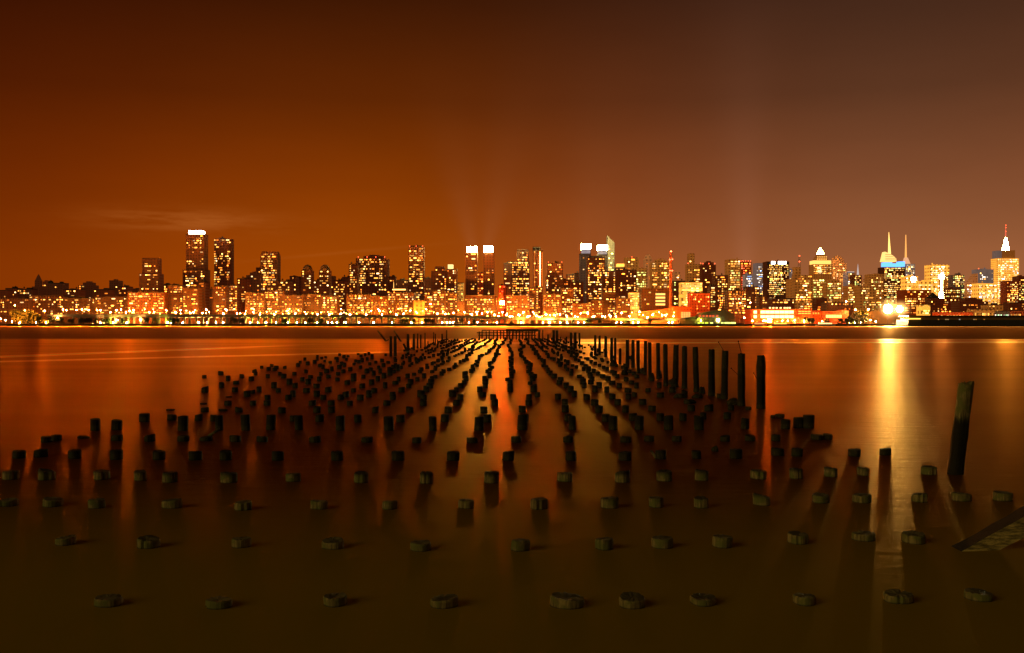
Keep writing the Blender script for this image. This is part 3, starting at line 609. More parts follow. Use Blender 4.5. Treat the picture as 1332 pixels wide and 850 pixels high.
# --- E
bd('E',-8,26,365,1800,'haze','w',.12,'narrow hazy tower at the right of the chimney')
bd('E',80,190,305,1600,'tan','w',.12,'dark tan slab carrying a tall narrow shaft','shoulder', topx=(92,135), topy=228, red=2)
bd('E',188,290,310,1550,'brown','w',.18,'brown tower with red roof lights right of the narrow shaft','step', red=3)
bd('E',36,192,440,1250,'gold','y',.42,'wide golden lit office block with long bright floors','bands')
bd('E',100,246,520,1080,'fire','o',.05,'plain red lit brick building with four bright windows')
bd('E',244,292,470,1150,'brown','y',.4,'narrow lit block right of the red brick building')
bd('E',282,380,392,1300,'brown','w',.42,'brown block dotted with lights left of the glassy tower')
bd('E',374,472,276,1500,'tan','y',.50,'glassy tan tower with yellow lit floors')
bd('E',470,552,292,1600,'glow','r',.60,'blazing red and orange sign covered tower','flat', red=5)
bd('E',508,566,386,1480,'blue','b',.5,'small blue lit glass block before the red tower')
bd('E',376,515,500,1130,'brown','w',.34,'front mid rise below the glassy tan tower')
bd('E',513,612,474,1200,'brown','w',.16,'brown block with rounded corners below the blue lit block')
bd('E',585,668,302,1900,'blue','b',.18,'pale bluish glass slab beside the sign topped tower')
bd('E',665,830,290,1800,'dark','y',.45,'broad dark office tower with white rooftop sign','sign')
bd('E',828,862,345,2000,'blue','b',.35,'narrow bluish glass block right of the sign topped tower')
bd('E',610,672,545,1150,'brown','w',.24,'low brown block under the bluish slab')
bd('E',832,882,420,1500,'tan','w',.04,'blank tan wall block left of the pale stepped slab')
bd('E',874,1002,386,1450,'tan','w',.20,'pale tan stepped slab with a red lit mast','mastslab', topx=(874,920), topy=326)
bd('E',1005,1146,306,2000,'tan','w',.25,'stone tower with glowing collar and pyramid top','pyrtower')
bd('E',1000,1106,415,1500,'tan','g',.34,'greenish block before the pyramid topped tower')
bd('E',1104,1218,440,1450,'tan','y',.34,'cream block right of the greenish block','step')
bd('E',1150,1252,298,2100,'haze','y',.30,'hazy rounded tower right of the pyramid topped tower','dome')
bd('E',1258,1310,368,2000,'blue','p',.25,'pale glass block with a white glowing top edge','crown', crown=(1262,1310,362,380), ccol=(.9,.85,.8), cs=2.5)
bd('E',1216,1262,510,1700,'haze','p',.25,'low hazy block under the pale glass block')
bd('E',1030,1110,560,1200,'brown','w',.14,'low brown block behind the terminal')
bd('E',700,870,560,1250,'brown','w',.2,'low dark block behind the bright pier terminal')
bd('E',1108,1300,590,1150,'dark','o',.12,'low dark reddish block right of the terminal')
# --- F
bd('F',6,60,378,2000,'tan','p',.30,'tan block with a bright left edge at right')
bd('F',50,106,385,1900,'brown','y',.28,'dark block carrying a small pale spire','spire', spx=95, spy=300)
bd('F',100,172,420,1950,'haze','p',.30,'hazy pale block left of the blue banded tower')
bd('F',160,268,384,1800,'tan','y',.22,'tan tower with a flat lit cornice left of the blue banded tower')
bd('F',0,100,470,1500,'tan','y',.26,'front tan block at the left of the right hand city')
bd('F',98,270,475,1450,'tan','y',.22,'low wide tan block below the flat lit cornice')
bd('F',268,427,326,2300,'dark','y',.36,'tall dark tower with blue band, curved crown and spire','blueband')
bd('F',427,500,303,2600,'blue','p',.30,'pale tower with a slender golden mast','mast')
bd('F',430,522,400,2200,'gold','p',.5,'blazing advertising covered block below the golden mast')
bd('F',520,668,450,2000,'gold','p',.40,'wide golden lit block right of the golden mast','step')
bd('F',612,752,315,2400,'gold','p',.55,'golden lit square tower right of centre of the right hand city')
bd('F',718,800,395,2100,'tan','y',.26,'tan block touching the dark rounded tower')
bd('F',775,870,385,1900,'glass','y',.36,'dark rounded tower with yellow windows','round')
bd('F',720,835,490,1700,'brown','y',.30,'brown front block with yellow windows below the dark rounded tower')
bd('F',878,962,452,2300,'haze','p',.55,'pinkish block with a sloping roof','slant')
bd('F',960,1078,348,2600,'blue','b',.10,'hazy blue grey slab left of the famous spired tower','flat', red=2)
bd('F',964,1106,452,2200,'gold','p',.60,'golden lit wide block at the foot of the blue grey slab')
bd('F',1103,1266,262,4400,'gold','p',.62,'floodlit stepped skyscraper with glowing spire at the right edge','esb')
bd('F',1172,1264,432,1800,'red','w',.34,'dark red brick block before the floodlit skyscraper')
bd('F',1262,1330,398,2200,'brown','y',.34,'brown block at the far right edge')
bd('F',420,620,500,1500,'glow','w',.30,'hazy orange block behind the floodlights')
bd('F',612,684,556,1250,'brown','w',.08,'small dark gabled building right of the floodlights','pyr')
bd('F',548,612,605,1150,'gold','y',.3,'small yellow lit block beside the floodlights')
bd('F',684,836,560,1400,'warm','w',.3,'orange block at the foot of the brown front block')
bd('F',832,1040,580,1300,'brown','w',.12,'low stepped brown block in the right hand foreground','step')
bd('F',1040,1200,606,1250,'tan','y',.16,'low tan block left of the red brick block')
bd('F',1198,1330,590,1200,'brown','w',.22,'low brown block at the right edge')

sil = {}
BR = random.Random(11)
NW = 0
def sil_top(xi): return sil.get(int(xi), 9999)
for b_ in sorted(B, key=lambda q: q['D']):
    zn, D = b_['zn'], b_['D']; x0, x1 = zx(zn, b_['X0']), zx(zn, b_['X1']); yt = zy(b_['Yt'])
    k = D / F; X0 = (x0 - CX)*k; X1 = (x1 - CX)*k; xc = (X0 + X1)/2; hw = (X1 - X0)/2
    z1 = H + (HY - yt)*k - GZ          # local height of main body
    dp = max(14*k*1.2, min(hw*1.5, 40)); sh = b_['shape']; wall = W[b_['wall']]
    name = {'church': 'church'}.get(b_['cat'], 'tower_block' if z1 > 60 else 'apartment_block')
    if b_['D'] >= 1800: name = 'skyscraper' if z1 > 90 else 'office_block'
    root = empty(name, (xc, D, GZ), b_['label'], b_['cat'])
    def zz(Y): return H + (HY - zy(Y))*k - GZ
    def xx(X): return (zx(zn, X) - CX)*k - xc
    mb = MB()
    if sh == 'round':
        c_ = hw*.45; pts = []
        for (cx_, cy_, a0) in ((hw-c_, c_, -PI/2), (hw-c_, 2*dp/2-c_, 0), (-hw+c_, dp-c_, PI/2), (-hw+c_, c_, PI)):
            for j in range(6): a = a0 + PI/2*j/5; pts.append((cx_ + c_*math.cos(a), cy_ + c_*math.sin(a)))
        n = len(mb.v); m_ = len(pts); mb.v += [(p[0], p[1], 0) for p in pts] + [(p[0], p[1], z1) for p in pts]
        for j in range(m_): mb.f.append((n+j, n+(j+1)%m_, n+m_+(j+1)%m_, n+m_+j))
        mb.f.append(tuple(n+m_+j for j in range(m_)))
    elif sh == 'slant':
        lo = z1; hi = z1 + (10 if b_['D'] < 1500 else 14)*k*1.0
        mb.prism([(-hw,0),(hw,0),(hw, lo if b_['D'] < 1500 else hi),(-hw, hi if b_['D'] < 1500 else lo*.86)], 0, dp)
    else:
        mb.box(-hw, hw, 0, dp, 0, z1)
        if sh == 'step': mb.box(-hw*.55, hw*.75, dp*.2, dp*.8, z1, z1 + 2.2*k*1.6).box(-hw*.2, hw*.4, dp*.3, dp*.7, z1 + 3.5*k, z1 + 5.2*k)
        if sh in ('shoulder', 'mastslab'):
            a_, c_ = xx(b_['topx'][0]), xx(b_['topx'][1]); mb.box(a_, c_, dp*.15, dp*.85, z1, zz(b_['topy']))
        if sh == 'taper': a_, c_ = xx(b_['topx'][0]), xx(b_['topx'][1]); mb.frus((-hw, hw, 0, dp), (a_, c_, dp*.1, dp*.9), z1, zz(b_['topy']))
        if sh == 'church': mb.box(-hw*.62, hw*.62, dp*.2, dp*.2+hw*1.24, z1, zz(430))
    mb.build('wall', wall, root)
    # roofs
    rf = MB(); P = 1.0*k
    if sh in ('flat','crown','crown2','lroof','strips','bands','sign','bay','round') and z1 > 8:
        e = .35*k
        if sh != 'round':
            rf.box(-hw-.1, hw+.1, -.12, e, z1, z1+.9*P).box(-hw-.1, -hw+e, e, dp, z1, z1+.9*P).box(hw-e, hw+.1, e, dp, z1, z1+.9*P)
        if sh in ('flat','round','bands') and BR.random() < .75:
            q = BR.uniform(-.5, .3)*hw; rf.box(q, q + hw*BR.uniform(.3,.6), dp*.3, dp*.7, z1+.01, z1 + BR.uniform(1.6, 3.0)*P)
        if BR.random() < .5 or b_.get('tank'):
            q = BR.uniform(-.7, .7)*hw; rf.tube((q, dp*.4, z1), (q, dp*.4, z1+1.6*P), .12*P, .12*P, 5).lathe(q, dp*.4, [(.9*P, z1+1.6*P), (.9*P, z1+3.2*P), (.01, z1+4.1*P)], 8)
        if b_.get('hut'): rf.box(-hw*.75, hw*.7, dp*.2, dp*.8, z1+.01, z1+2.6*P)
    if sh == 'dome':
        pr = [(hw*math.cos(t*PI/14), z1 + hw*1.15*math.sin(t*PI/14)) for t in range(8)]; pr[-1] = (.01, pr[-1][1])
        rf.lathe(0, hw, pr, 16); rf.tube((0, hw, z1+hw*1.1), (0, hw, z1+hw*1.1+2*P), .2*P, .05*P, 5)
    if sh == 'pyr': rf.frus((-hw, hw, 0, dp), (-.1, .1, dp*.4, dp*.6), z1, z1 + hw*1.2)
    if sh == 'church':
        zb = zz(430); q = hw*.62
        rf.frus((-q, q, dp*.2, dp*.2+2*q), (-q*.5, q*.5, dp*.2+q*.5, dp*.2+1.5*q), zb, zz(400)); rf.frus((-q*.5, q*.5, dp*.2+q*.5, dp*.2+1.5*q), (-.2, .2, dp*.2+q*.9, dp*.2+q*1.1), zz(400), zz(378))
    if sh == 'slant' and b_['D'] < 1500: rf.box(-hw*.9, -hw*.8, dp*.4, dp*.5, z1+9*k, z1+10.5*k)
    if sh == 'shoulder': a_, c_ = xx(b_['topx'][0]), xx(b_['topx'][1]); zt = zz(b_['topy']); rf.box(a_+.5, c_-.5, dp*.2, dp*.8, zt, zt+.7*P)
    if rf.v: rf.build('roof', ROOF if D < 1400 else wall, root)
    # lit crowns and signs
    if sh in ('crown', 'crown2'):
        a_, c_, t_, u_ = b_['crown']; zt = zz(t_); zb = max(zz(u_), z1 + .95*P if sh == 'crown' and u_ >= b_['Yt'] - 4 else zz(u_))
        zb = zz(u_)
        if sh == 'crown':
            MB().box(xx(a_), xx(c_), -.4, dp*.7, max(zb, z1+.9*P+.05), zt).build('lit_crown', emit(b_['ccol'], b_['cs']), root)
        else:
            zm = zt - (zt - zb)*.5
            MB().box(xx(a_), xx(c_), -.4, dp*.7, zm, zt).build('lit_crown', emit(b_['ccol'], b_['cs']), root)
            MB().box(xx(a_)+.6, xx(c_)-.6, .2, dp*.6, z1+.9*P+.05, zm-.05).build('louvre_storey', emit((.62,.50,.52), 1.0), root)
            fn = MB()
            for j in range(8): q = xx(a_) + (xx(c_)-xx(a_))*(j+.5)/8; fn.box(q-.35, q+.35, -.5, .1, z1+.9*P+.05, zm-.05)
            fn.build('louvre', STEEL, root)
    if sh == 'lroof': MB().box(-hw, hw*.9, -.5, .3, z1-2*P, z1-.4*P).build('lit_terrace', emit(YEL, 4), root); MB().tube((-hw*.85, 1, z1+1*P), (-hw*.85, 1, z1+9*P), .4*P, .2*P, 6).build('lit_mast', emit(YEL, 2.5), root)
    if sh == 'strips':
        MB().box(-hw, -hw*.1+hw*.6, 2, dp*.8, z1+.9*P+.05, zz(176)).build('cap', ROOF, root)
        for q, s_ in ((-.72, 1.0), (.42, 3.2), (.9, 1.2)): MB().box(hw*q-.22*P, hw*q+.22*P, -.5, -.1, zz(470), zz(215)).build('light_strip', emit(ORG if s_ < 2 else (1, .28, .03), s_*(1.3 if s_ < 2 else 40)), root)
    if sh == 'bands':
        for Y in (458, 470, 492): MB().box(-hw*.95, hw*.95, -.5, -.1, zz(Y+8), zz(Y)).build('lit_floor', emit(YEL, 2.6 if Y == 492 else 1.3), root)
    if sh == 'bay':
        for Y in (520, 545, 570, 595): MB().box(xx(1092), xx(1162), -.5, -.1, zz(Y+14), zz(Y)).build('window', emit(YEL, 2.2), root)
        MB().frus((xx(1085), xx(1170), 1, dp*.5), (xx(1105), xx(1150), 4, dp*.4), z1, zz(480)).build('lit_hood', W['gold'], root)
    if sh == 'sign':
        for (a_, c_) in ((698, 726), (748, 808)):
            q = MB(); n_ = 3 if a_ < 700 else 6; 
            for j in range(n_):
                w_ = (c_-a_)/n_; q.box(xx(a_+j*w_), xx(a_+j*w_+w_*.8), -1.2, -.6, zz(306), zz(285))
            q.build('sign', emit((.95, .80, .7), 12), root)
        MB().box(-hw+.2, hw-.2, -.5, -.15, zz(310), zz(292)).build('sign_band', plain('band_panel', (.06,.07,.09), .4), root)
    if sh in ('mastslab',):
        ax_ = xx(918); zt = zz(b_['topy']); mk = MB()
        for dx in (-1, 1): mk.tube((ax_+dx*1.6*k, dp*.5, zt), (ax_+dx*.5*k, dp*.5, zz(240)), .22*k, .16*k, 4)
        for Y in (310, 290, 270, 250): mk.box(ax_-1.2*k, ax_+1.2*k, dp*.5-.2, dp*.5+.2, zz(Y), zz(Y-3))
        ms = mk.build('mast', STEEL, root)
        for Y in (242, 284): MB().lathe(ax_, dp*.45, [(.01, zz(Y)-1.1*k), (1.1*k, zz(Y)), (.01, zz(Y)+1.1*k)], 8).build('red_lamp', emit(RED, 5), ms)
    if sh == 'pyrtower':
        cy_ = dp/2
        MB().box(-hw*.92, hw*.92, dp*.04, dp*.96, z1, zz(278)).build('lit_collar', emit(YEL, 1.9), root)
        for (a_, Y) in ((1040, 350), (1036, 325)): MB().box(xx(a_), xx(a_+28), -.6, -.1, zz(Y+16), zz(Y)).build('window', emit(WHT, 2.5), root)
        MB().frus((-hw*.72, hw*.72, dp*.14, dp*.86), (-hw*.34, hw*.34, dp*.33, dp*.67), zz(277), zz(228)).build('upper_storey', W['tan'], root)
        for Y in (268, 258, 248): 
            for j in range(5): MB().box(-hw*.5+j*hw*.22, -hw*.4+j*hw*.22, dp*.08, dp*.12, zz(Y+4), zz(Y)).build('window', emit(YEL, 2.0), root)
        MB().frus((-hw*.33, hw*.33, dp*.33, dp*.67), (-.3, .3, cy_-.3, cy_+.3), zz(227), zz(180)).build('lit_pyramid', emit((1, .34, .04), 420), root)
        MB().tube((0, cy_, zz(182)), (0, cy_, zz(168)), .5, .15, 5).build('finial', STEEL, root)
    if sh == 'spire':
        a_ = xx(b_['spx']); MB().tube((a_, dp*.5, z1+1), (a_, dp*.5, zz(b_['spy'])), 1.4*k, .12*k, 6).build('spire', emit((.75,.60,.55), .8), root)
    if sh == 'blueband':
        for j, (a_, c_) in enumerate(((272, 330), (334, 380), (384, 424))): MB().box(xx(a_), xx(c_), -.9, dp*.5, z1+1, zz((292, 300, 286)[j])).build('blue_sign', emit((.10, .32, 1.0), 2.6), root)
        pts = [(xx(270), zz(285)), (xx(372), zz(285)), (xx(371), zz(265)), (xx(350), zz(243)), (xx(322), zz(226)), (xx(288), zz(212))]
        MB().prism(pts, dp*.2, dp*.7).build('lit_crown', emit((1, .55, .16), 1.7), root)
        for Y in (232, 246, 260, 272): MB().box(xx(289), xx(min(371, 325+(Y-226)*1.25)), dp*.2-.6, dp*.2-.2, zz(Y+2), zz(Y-1)).build('louvre', W['tan'], root)
        MB().tube((xx(329), dp*.4, zz(228)), (xx(324), dp*.4, zz(66)), 1.9*k, .28*k, 6).build('spire', emit((1, .60, .15), 2.2), root)
    if sh == 'mast':
        a_ = xx(446)
        MB().frus((xx(425), xx(474), dp*.2, dp*.6), (xx(436), xx(458), dp*.3, dp*.5), z1+.5, zz(255)).build('mast_base', emit((1,.50,.26), .9), root)
        MB().tube((a_, dp*.4, zz(256)), (a_, dp*.4, zz(86)), 1.35*k, .5*k, 6).build('mast', emit((1, .42, .10), 1.3), root)
    if sh == 'esb':
        cy_ = dp/2
        MB().box(xx(1140), xx(1242), dp*.12, dp*.88, z1, zz(202)).build('upper_storey', W['tan'], root)
        MB().box(xx(1104), xx(1140), 2, dp*.8, z1, zz(205)).build('shoulder', W['blue'], root)
        q = [(22, 200), (19, 180), (13, 160), (10, 130), (6, 112)]
        MB().lathe(xx(1191), cy_, [((r/5.665)*k*1.15, zz(Y)) for r, Y in q] + [(.1, zz(107))], 12).build('lit_crown', emit((1, .60, .14), 330), root)
        a_ = MB(); 
        a_.tube((xx(1190), cy_, zz(108)), (xx(1190), cy_, zz(52)), .95*k, .6*k, 6).tube((xx(1190), cy_, zz(52)), (xx(1190), cy_, zz(10)), .45*k, .2*k, 6)
        an = a_.build('antenna', emit((1, .16, .08), .9), root)
        for Y in (14, 32, 60): MB().lathe(xx(1190), cy_-2, [(.01, zz(Y)-.9*k), (.9*k, zz(Y)), (.01, zz(Y)+.9*k)], 8).build('red_lamp', emit(RED, 3), an)
    nr = b_.get('red', 0)
    for j in range(nr):
        q = -hw*.85 + hw*1.7*(j/(max(nr-1, 1))) if nr > 1 else 0
        zt = (zz(b_['topy']) if sh == 'shoulder' else z1) + 1.8*P
        if sh == 'shoulder': q = -hw*.9 if j == 0 else hw*.8; zt = z1 + 1.2*P
        MB().lathe(q, 1, [(.01, zt-.7*P), (.7*P, zt), (.01, zt+.7*P)], 8).tube((q, 1, z1), (q, 1, zt-.7*P), .12*P, .12*P, 4).build('red_lamp', emit(RED, 4.5), root)
    # lit rooms
    pal = PALS[b_['pal']]; cols_ = [c for c, n_ in pal for _ in range(n_)]
    pw, ph = (2.35, 3.0) if D < 1700 else (2.0, 2.5)
    regs = [(x0 + .8, x1 - .8, yt + 1.8)]
    if sh in ('shoulder', 'taper', 'mastslab'): regs.append((zx(zn, b_['topx'][0]) + .8, zx(zn, b_['topx'][1]) - .8, zy(b_['topy']) + 4))
    bi = 409.5 if x0 < 900 else 411; cand = []
    for ri, (a_, c_, t_) in enumerate(regs):
        lo = bi if ri == 0 else yt; nx = max(1, int((c_ - a_)/pw)); stp = (c_ - a_)/nx; yv = t_
        colw = [BR.uniform(.3, 1.9) for _ in range(nx)]
        while yv < lo - 1:
            rw = BR.choice((.25, .7, .9, 1, 1.1, 1.5, 2.0))*(2.1 if zn in 'EF' else 1.3 if D < 1105 else 1.25); i = 0
            while i < nx:
                xv = a_ + (i + .5)*stp
                if BR.random() < b_['dens']*rw*colw[i] and yv < sil_top(xv) - .4:
                    wd = BR.choice((1, 1, 1, 1, 1, 2, 2, 3))
                    if i + wd > nx: wd = 1
                    cand.append((xv + (wd-1)*stp/2, yv, wd*stp*BR.uniform(.45, .72), ph*BR.uniform(.34, .52), 0.15 if ri == 0 else 0))
                    i += wd
                else: i += 1
            yv += ph
    BR.shuffle(cand)
    cand.sort(key=lambda q: -q[2]*q[3]) if len(cand) > 100 else None
    extra = {}
    for j, (xv, yv, wv, hv, _) in enumerate(cand):
        c_ = BR.choice(cols_); s_ = BR.choice((.9, .9, 1.6, 1.6, 3.0, 3.0, 5.5, 9.0))
        yo = -.18
        ins = any(abs(xv - (zx(zn, 0)))<0 for _ in ())
        if sh in ('shoulder', 'mastslab') and yv < yt: yo = dp*.15 - .18
        if sh == 'taper' and yv < yt: yo = -.1
        xw = (xv - CX)*k - xc; zw = H + (HY - yv)*k - GZ
        if sh == 'round':
            cr = hw*.45; q = abs(xw) - (hw - cr)
            if q > 0: yo = cr - math.sqrt(max(cr*cr - q*q, .01)) - .6
        if j < 100:
            o = bpy.data.objects.new('window', wmesh(c_, s_, 0)); COL.objects.link(o); o.parent = root
            o.location = (xw, yo, zw); o.scale = (wv*k, 1, hv*k); NW += 1
        else:
            extra.setdefault(0, MB()).quad((xw-wv*k/2, yo, zw-hv*k/2), (xw+wv*k/2, yo, zw-hv*k/2), (xw+wv*k/2, yo, zw+hv*k/2), (xw-wv*k/2, yo, zw+hv*k/2))
    if extra: extra[0].build('window', emit(cols_[0], 2.2), root)['kind'] = 'stuff'
    for xi in range(int(x0), int(x1) + 1): sil[xi] = min(sil.get(xi, 9999), yt)
print('windows', NW, 'buildings', len(B))

# ---------------------------------------------------------------- power station chimney
D = 1060; k = D/F; xc = (zx('D', 1208) - CX)*k
root = empty('chimney', (xc, D, GZ), 'tall thin dark chimney with red warning lights right of centre', 'chimney')
def zq(Y): return H + (HY - zy(Y))*k - GZ
MB().tube((0, 4, 0), (0, 4, zq(212)), 2.7*k, 1.6*k, 16).build('shaft', W['red'], root)
for X, Y in ((0, 210), (-9, 272), (-8, 352), (8, 353), (9, 268)):
    MB().lathe(X/5.665*k, 2, [(.01, zq(Y)-1.1*k), (1.2*k, zq(Y)), (.01, zq(Y)+1.1*k)], 8).build('red_lamp', emit(RED, 22 if Y == 210 else 10), root)

# ---------------------------------------------------------------- elevated highway
k = 1010/F
root = empty('elevated_highway', (0, 1004, GZ), 'long elevated highway on concrete pillars along the far shore', 'highway')
def hx(px): return (px - CX)*k
path = [(64, 410.2), (250, 410.4), (450, 410.8), (600, 412.0), (700, 414.5), (890, 415.3)]
def hy(px):
    for (a, ya), (b, yb) in zip(path, path[1:]):
        if a <= px <= b: return ya + (yb-ya)*(px-a)/(b-a)
    return path[-1][1]
dk = MB(); rl = MB()
for (a, ya), (b, yb) in zip(path, path[1:]):
    za, zb = [H + (HY-q)*k - GZ for q in (ya, yb)]; xa, xb = hx(a), hx(b); n = len(dk.v)
    for X, Z in ((xa, za), (xb, zb)): dk.v += [(X, 0, Z-1.5), (X, 14, Z-1.5), (X, 14, Z), (X, 0, Z)]
    for q in ((0,4,7,3),(3,7,6,2),(2,6,5,1),(1,5,4,0)): dk.f.append(tuple(n+i for i in q))
    n = len(rl.v)
    for X, Z in ((xa, za), (xb, zb)): rl.v += [(X, -.3, Z-.2), (X, -.02, Z-.2), (X, -.02, Z+.9), (X, -.3, Z+.9)]
    for q in ((0,4,7,3),(3,7,6,2),(2,6,5,1),(1,5,4,0)): rl.f.append(tuple(n+i for i in q))
dk.f.append((0,1,2,3))
dk.build('deck', CONC, root); rl.build('railing', CONC, root)
px = 98.0; ii = 0
while px < 700:
    zt = H + (HY - hy(px))*k - GZ - 1.5
    MB().box(hx(px)-.7, hx(px)+.7, .6, 2.2, 0, zt-1).box(hx(px)-.9, hx(px)+.9, .3, 13, zt-1, zt).build('pillar', CONC, root)
    px += 8.6 if ii % 3 else 6.8; ii += 1

# orange-lit curved ramp beyond the highway
root = empty('ramp', (hx(850), 1030, GZ), 'curved orange lit road ramp beside the dark pier hall', 'ramp')
mb = MB(); k3 = 1030/F; prv = None
for j in range(13):
    t = j/12; X = (zx('D', 985 + 330*t) - hx(850)*0 - CX)*k3 - hx(850); Zt = H + (HY - zy(652 - 42*t**1.5))*k3 - GZ; Y = 20*(1-t)**2
    cur = [(X, Y, 0), (X, Y+9, 0), (X, Y+9, Zt), (X, Y, Zt)]; n = len(mb.v); mb.v += cur
    if j: 
        for q in ((0,1),(1,2),(2,3),(3,0)): mb.f.append((n-4+q[0], n+q[0], n+q[1], n-4+q[1]))
mb.f.append((0,3,2,1)); n = len(mb.v); mb.f.append((n-4,n-3,n-2,n-1))
mb.build('ramp_wall', W['fire'], root)

# ---------------------------------------------------------------- lamps
_lm = {}
def head_mesh(col, s, r_):
    kk = (col, s, r_)
    if kk not in _lm: _lm[kk] = MB().lathe(0, 0, [(.01, -r_), (r_*.8, -r_*.6), (r_, 0), (r_*.8, r_*.6), (.01, r_)], 6).mesh('lamp_head', emit(col, s))
    return _lm[kk]
POLE = {}
lamps = []
def lamp(zn, X, Y, col, s, kind, D=None, r_=.5): lamps.append((zx(zn, X), zy(Y), col, s * (1.9 if zn in 'CD' else 1.8 if zn == 'B' else 1.35 if zn == 'A' else 1), kind, D, r_))
SOD = (1, .25, .015); LGR = (.55, .62, .05); LWH = (1, .45, .10)
S1, S2, S3 = 1500, 6000, 13000
for X, Y, s in ((465,640,S3),(490,645,S1),(565,643,S1),(605,640,S2),(655,643,S2),(715,644,S1),(740,645,S3),(815,660,S1),(860,645,S2),(893,640,S1),(930,660,S3),(955,650,S2),(985,645,S2),(1100,660,S3),(1135,660,S1),(1225,645,S2),(1292,660,S1)): lamp('A', X, Y, SOD, s, 'h')
for X, Y, s in ((110,608,S1),(135,645,S1),(183,647,S1),(330,650,S3)): lamp('A', X, Y, SOD, s, 'g', 1040)
for X, Y, s in ((5,708,S2),(40,718,S2),(88,728,S2),(147,740,S3),(265,740,S1),(340,738,S3)): lamp('A', X, Y, SOD, s, 'g', 1006)
for X, Y, c in ((835,738,LGR),(933,738,LGR),(1035,715,LWH),(1235,738,LGR),(1262,738,LWH),(865,716,LWH),(738,738,LWH)): lamp('A', X, Y, c, S1, 'g', 1003)
lamp('A', 425, 702, LWH, S1, 'g', 1003)
for X, Y, s in ((50,662,S1),(85,645,S1),(155,665,S3),(180,660,S1),(275,640,S2),(245,665,S1),(400,670,S2),(425,645,S2),(500,668,S1),(560,672,S3),(620,660,S1),(670,677,S3),(775,678,S3),(870,650,S2),(930,670,S1),(1010,672,S1),(1093,678,S2),(1182,680,S2),(1260,672,S1)): lamp('B', X, Y, SOD, s, 'h')
for X, s, c in ((100,S1,LWH),(150,S1,LWH),(220,S2,LWH),(280,S2,LWH),(345,S3,LWH),(400,S2,LWH),(520,S1,LWH),(595,S2,YEL),(655,S2,LGR),(715,S2,LGR),(790,S2,LGR),(875,S1,LGR),(940,S2,LGR),(1005,S1,LGR),(1090,S1,LGR),(1170,S1,LWH),(1200,S1,LWH),(1235,S2,LGR),(1290,S1,LGR)): lamp('B', X, 739, c, s*.25, 'u', 1007)
for X, Y, s in ((20,670,S1),(85,680,S3),(205,678,S3),(305,650,S2),(323,682,S2),(430,692,S2),(530,650,S2),(480,670,S1),(580,665,S1),(680,600,S2),(730,670,S1),(790,672,S1),(850,665,S1),(930,660,S1),(985,675,S3),(1020,660,S2),(1060,668,S1),(1100,660,S1),(1150,680,S3),(1182,688,S2),(1210,660,S2),(1240,680,S3)): lamp('C', X, Y, SOD, s, 'h')
for X, s, c in ((55,S1,LGR),(155,S1,LWH),(260,S1,LWH),(395,S1,LGR),(460,S2,LGR),(538,S2,LGR),(617,S1,LWH),(765,S1,YEL),(800,S2,LWH),(825,S3,LWH),(845,S2,LWH),(960,S2,YEL),(1025,S1,LWH),(1095,S1,YEL),(1170,S2,LGR)): lamp('C', X, 737, c, s*.25, 'u', 1007)
for X, Y, s in ((20,690,S2),(85,680,S3),(120,660,S2),(150,692,S2),(190,660,S1),(215,685,S3),(238,698,S2),(285,675,S2),(345,680,S2),(388,675,S2),(440,690,S1),(500,690,S1),(540,668,S1),(590,668,S2),(640,690,S1),(700,690,S1),(720,695,S2),(760,690,S2),(800,690,S1),(840,665,S1),(900,690,S1),(975,658,S3),(1030,700,S2),(1068,680,S1),(1140,682,S1),(1165,682,S1),(1225,690,S1)): lamp('D', X, Y, SOD, s, 'h')
for X, s, c in ((100,S2,AMB),(262,S2,SOD),(310,S3,LWH),(390,S1,LGR),(440,S2,YEL),(520,S1,YEL),(565,S1,LGR),(805,S2,SOD),(840,S1,LGR),(925,S2,YEL),(965,S1,LGR),(1190,S1,LWH),(1215,S2,SOD)): lamp('D', X, 735, c, s*.5, 'g', 1003)
for X, Y, s, c in ((545,590,S2,SOD),(470,590,S1,SOD),(520,640,S2,SOD),(560,722,S2,SOD),(640,722,S2,SOD),(500,700,S1,RED),(870,720,S3,SOD),(940,728,S3,LWH),(780,722,S2,SOD),(820,722,S1,SOD),(180,720,S1,LGR),(1075,728,S2,SOD),(1250,580,S2,SOD),(1265,728,S1,LWH),(75,700,S1,SOD),(20,700,S2,RED)): lamp('E', X, Y, c, s, 'g', 1004 if Y > 700 else 1110)
for X, Y, s, c, rr_ in ((155,640,S3,SOD,.6),(170,718,S3,SOD,.5),(60,640,S2,LWH,.5),(135,725,S1,SOD,.4),(210,728,S1,LWH,.4),(20,735,S1,LWH,.4),(100,735,S1,LWH,.4),(55,735,S1,LGR,.4),(1177,735,S2,LWH,.6)):
    lamp('F', X, Y, c, s, 'g', 1004 if Y > 700 else 1015, rr_)
def glow_ball(parent, zc, rad, col, s):
    """ball of glow added around a strong lamp, in place of lens glare"""
    m, nt = newmat('added_glow'); tc = nd(nt, 'ShaderNodeTexCoord')
    ln = nd(nt, 'ShaderNodeVectorMath'); ln.operation = 'LENGTH'; nt.links.new(tc.outputs['Object'], ln.inputs[0])
    t = mth(nt, 'SUBTRACT', 1.0, mth(nt, 'DIVIDE', ln.outputs['Value'], rad), clamp=True)
    e = nd(nt, 'ShaderNodeEmission'); e.inputs[0].default_value = (*col, 1); nt.links.new(mth(nt, 'MULTIPLY', mth(nt, 'POWER', t, 3.6), s), e.inputs[1])
    o = nd(nt, 'ShaderNodeOutputMaterial'); nt.links.new(e.outputs[0], o.inputs['Volume'])
    q = MB().lathe(0, 0, [(max(.01, rad*math.cos(a)), rad*math.sin(a)) for a in [(-.5 + k/10)*PI for k in range(11)]], 20).build('added_glow', m, parent)
    q.location = (0, -rad*.2, zc)
